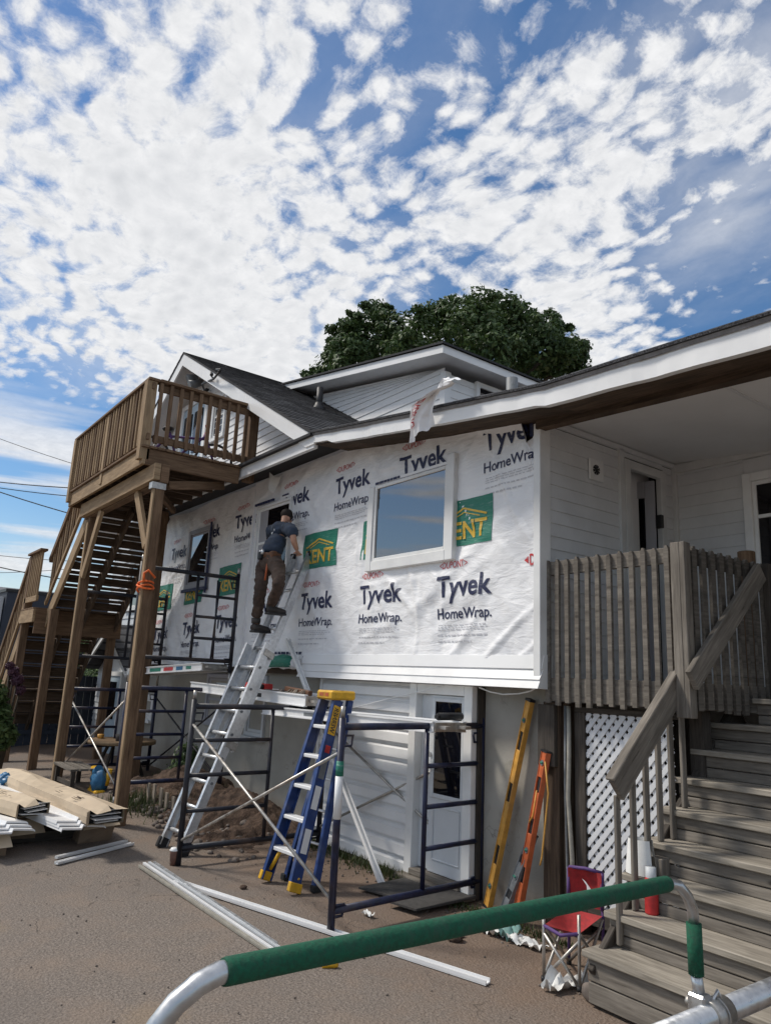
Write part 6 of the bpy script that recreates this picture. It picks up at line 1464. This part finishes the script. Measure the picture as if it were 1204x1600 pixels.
def greenery():
    V = Vector
    P = lambda px, py, k: ORG + ray(px, py) * (k / 1149)
    shrub([(P(-14, 1085, 10.6), .22), (P(-10, 1140, 10.4), .3), (P(5, 1150, 10.5), .2), (P(4, 1112, 10.7), .12)], 'green shrub at the left edge below the stairs', None, ['leaf_light', 'leaf'], .045, 900)
    shrub([(P(22, 1050, 11), .08), (P(28, 1062, 11), .09), (P(16, 1040, 11), .06), (P(32, 1078, 11), .07)], 'purple leaved plant in front of the lower stairs', None, ['leaf_purple', 'leaf_purple'], .035, 300, 'plant', 'plant')
    shrub([(P(150, 1020, 22), .8), (P(140, 990, 22), .6), (P(155, 1060, 21), .6), (P(132, 1100, 17), .5)], 'green shrub seen beneath the stair landing', None, ['leaf_light', 'leaf'], .06, 900)
    c = onY(289, 1190, 4.2)
    shrub([(c + V((0, 0, -.05)), .22), (c + V((.05, 0, .12)), .16), (c + V((-.1, 0, -.2)), .22), (c + V((.1, -.05, -.22)), .2)], 'leafy green weed growing against the stucco wall', None, ['leaf', 'leaf_light'], .035, 330, 'plant', 'plant')
    rnd = random.Random(3); b = MB()
    def blade(x, y, h, m): a = rnd.uniform(0, 6.3); d = V((math.cos(a), math.sin(a), 0)); s = V((-d.y, d.x, 0)) * .006; z = ground_z(x, y); p = V((x, y, z)); q = p + d * h * .5 + V((0, 0, h)); b.face([p - s, p + s, q], m=m)
    for _ in range(1500): blade(rnd.uniform(-7.6, -5.3), 4.36 - abs(rnd.gauss(0, .10)), rnd.uniform(.02, .09), 0)
    for _ in range(500): blade(rnd.uniform(-4.6, -3.5), 4.30 - abs(rnd.gauss(0, .07)), rnd.uniform(.02, .06), 0)
    for _ in range(900): blade(rnd.gauss(-8.9, .25), rnd.gauss(3.25, .2), rnd.uniform(.04, .16), 0)
    for _ in range(500): blade(rnd.uniform(-10.5, -8.5), rnd.uniform(3.9, 4.4), rnd.uniform(.05, .2), 0)
    link('grass', b, 'grass', kind='stuff')
    # clods and gravel around the dirt
    b = MB()
    for _ in range(300):
        x = rnd.gauss(-8.3, .75); y = 3.15 + abs(rnd.gauss(0, .45)); r = rnd.uniform(.008, .04) * (1 if rnd.random() < .8 else 1.7)
        if y < 4.35: b.ball((x, y, ground_z(x, y) + r * .3 + (.15 * math.exp(-((x + 7.95) / .62) ** 2 - ((y - 4.15) / .42) ** 2))), r, r, r * .7, 6, 4, fn=lambda d: 1 + .3 * noise.noise(d * 60))
    for _ in range(350): x = rnd.uniform(-7.5, -3.6); y = 4.34 - abs(rnd.gauss(0, .22)); r = rnd.uniform(.005, .014); b.ball((x, y, r * .3), r, r, r * .7, 5, 3)
    for _ in range(160):
        x = rnd.uniform(-7, -1.2); y = rnd.uniform(1.2, 4.0); r = rnd.uniform(.003, .009); b.ball((x, y, r * .3 + .004), r, r, r * .7, 5, 3)
    link('gravel', b, 'rock', kind='stuff')
greenery()

# ------------------------------------------------------------------ neighbours, fence, wires
def neighbours():
    V = Vector
    # dark blue building beyond the stairs
    a = ORG + ray(12, 925) * (23 / 1149); c = ORG + ray(95, 925) * (24 / 1149); a.z = c.z = 0; H = (ORG + ray(12, 924) * (23 / 1149)).z
    d = (c - a).normalized(); n = V((d.y, -d.x, 0));
    if n.dot(a) < 0: n = -n
    t = thing('neighbour_building', 'dark blue flat-sided building beyond the lower stairs', 'building', a)
    def slab(b, s0, s1, o0, o1, z0, z1): b.frame(a + d * ((s0 + s1) / 2) + n * ((o0 + o1) / 2) + V((0, 0, (z0 + z1) / 2)), d, n, V((0, 0, 1)), s1 - s0, o1 - o0, z1 - z0)
    b = MB(); slab(b, 0, 9, 0, 6, 0, H); link('wall', b, 'dark_wall', t); b = MB(); slab(b, -.05, 9, -.04, 6, H, H + .09); link('roof_edge', b, 'black', t)
    b = MB(); slab(b, -.9, -.03, .2, 5.6, 0, H - .15); link('side_wall', b, 'vinyl_grey', t)
    b = MB(); 
    for k in range(3): slab(b, -.7, -.25, .17, .199, .8 + k * .0, 2.0); break
    link('window', b, 'glass_dark', t)
    a2 = ORG + ray(-40, 912) * (34 / 1149); H2 = a2.z; a2.z = 0; t = thing('neighbour_building', 'low grey-roofed building farthest away at the left', 'building', a2); d2 = d
    b = MB(); b.frame(a2 + d * 5 + n * 3 + V((0, 0, H2 / 2 - .5)), d, n, V((0, 0, 1)), 11, 6, H2 - 1); link('wall', b, 'vinyl_grey', t)
    b = MB(); p = [a2 + d * q + n * o + V((0, 0, z)) for q, o, z in ((-1, -.4, H2 - 1.0), (11, -.4, H2 - 1.0), (11, 3, H2 + .25), (-1, 3, H2 + .25))]; b.prism(p, n * .2); link('roof', b, 'roof_grey', t)
    # dark board fence under and behind the stairs
    t = thing('board_fence', 'dark stained board fence behind the stair posts', 'fence', (-16, 2, 0))
    for k in range(40):
        y = -.6 + k * .14; link('board', B(-15.6, -15.575, y, y + .132, .02, 1.45 + random.uniform(-.01, .01)), 'dark_wall', t)
    for z in (.35, 1.15): link('rail', B(-15.57, -15.53, -.6, 5.0, z, z + .08), 'dark_wall', t)
    b = MB(); b.box(-14.0, -13.4, 1.3, 1.9, .02, .42); one('storage_bin', b, 'toy_blue', 'blue plastic bin at the left edge before the dark fence', 'bin', bevel=.04)
    # overhead wires
    k0 = 30 / 1149
    W_ = (((0, 680), (122, 721), .012, 'thin wire sloping highest of all towards the deck corner'), ((0, 748), (118, 757), .020, 'thick wire meeting the deck rim'), ((0, 757), (116, 770), .016, 'wire just below the thick one at the deck rim'), ((0, 763), (112, 797), .022, 'black wire falling to the deck underside'), ((0, 862), (70, 868), .012, 'thin wire level with the landing rail'), ((0, 880), (66, 893), .022, 'thick black wire low beside the landing'), ((0, 889), (64, 886), .010, 'thinnest wire, lowest at the left edge'))
    for (x0, y0), (x1, y1), r, l in W_:
        b = MB(); p = ORG + ray(x0 - 160, y0 - (y1 - y0) / (x1 - x0) * 160 - 6) * k0; q = ORG + ray(x1 + 170, y1 + (y1 - y0) / (x1 - x0) * 170 - 2) * (24 / 1149)
        pts = [p.lerp(q, i / 14) - Vector((0, 0, .25 * math.sin(i / 14 * math.pi))) for i in range(15)]; b.tube(pts, r, 6); one('power_cable', b, 'cable_black', l, 'cable', 'overhead wires')
neighbours()
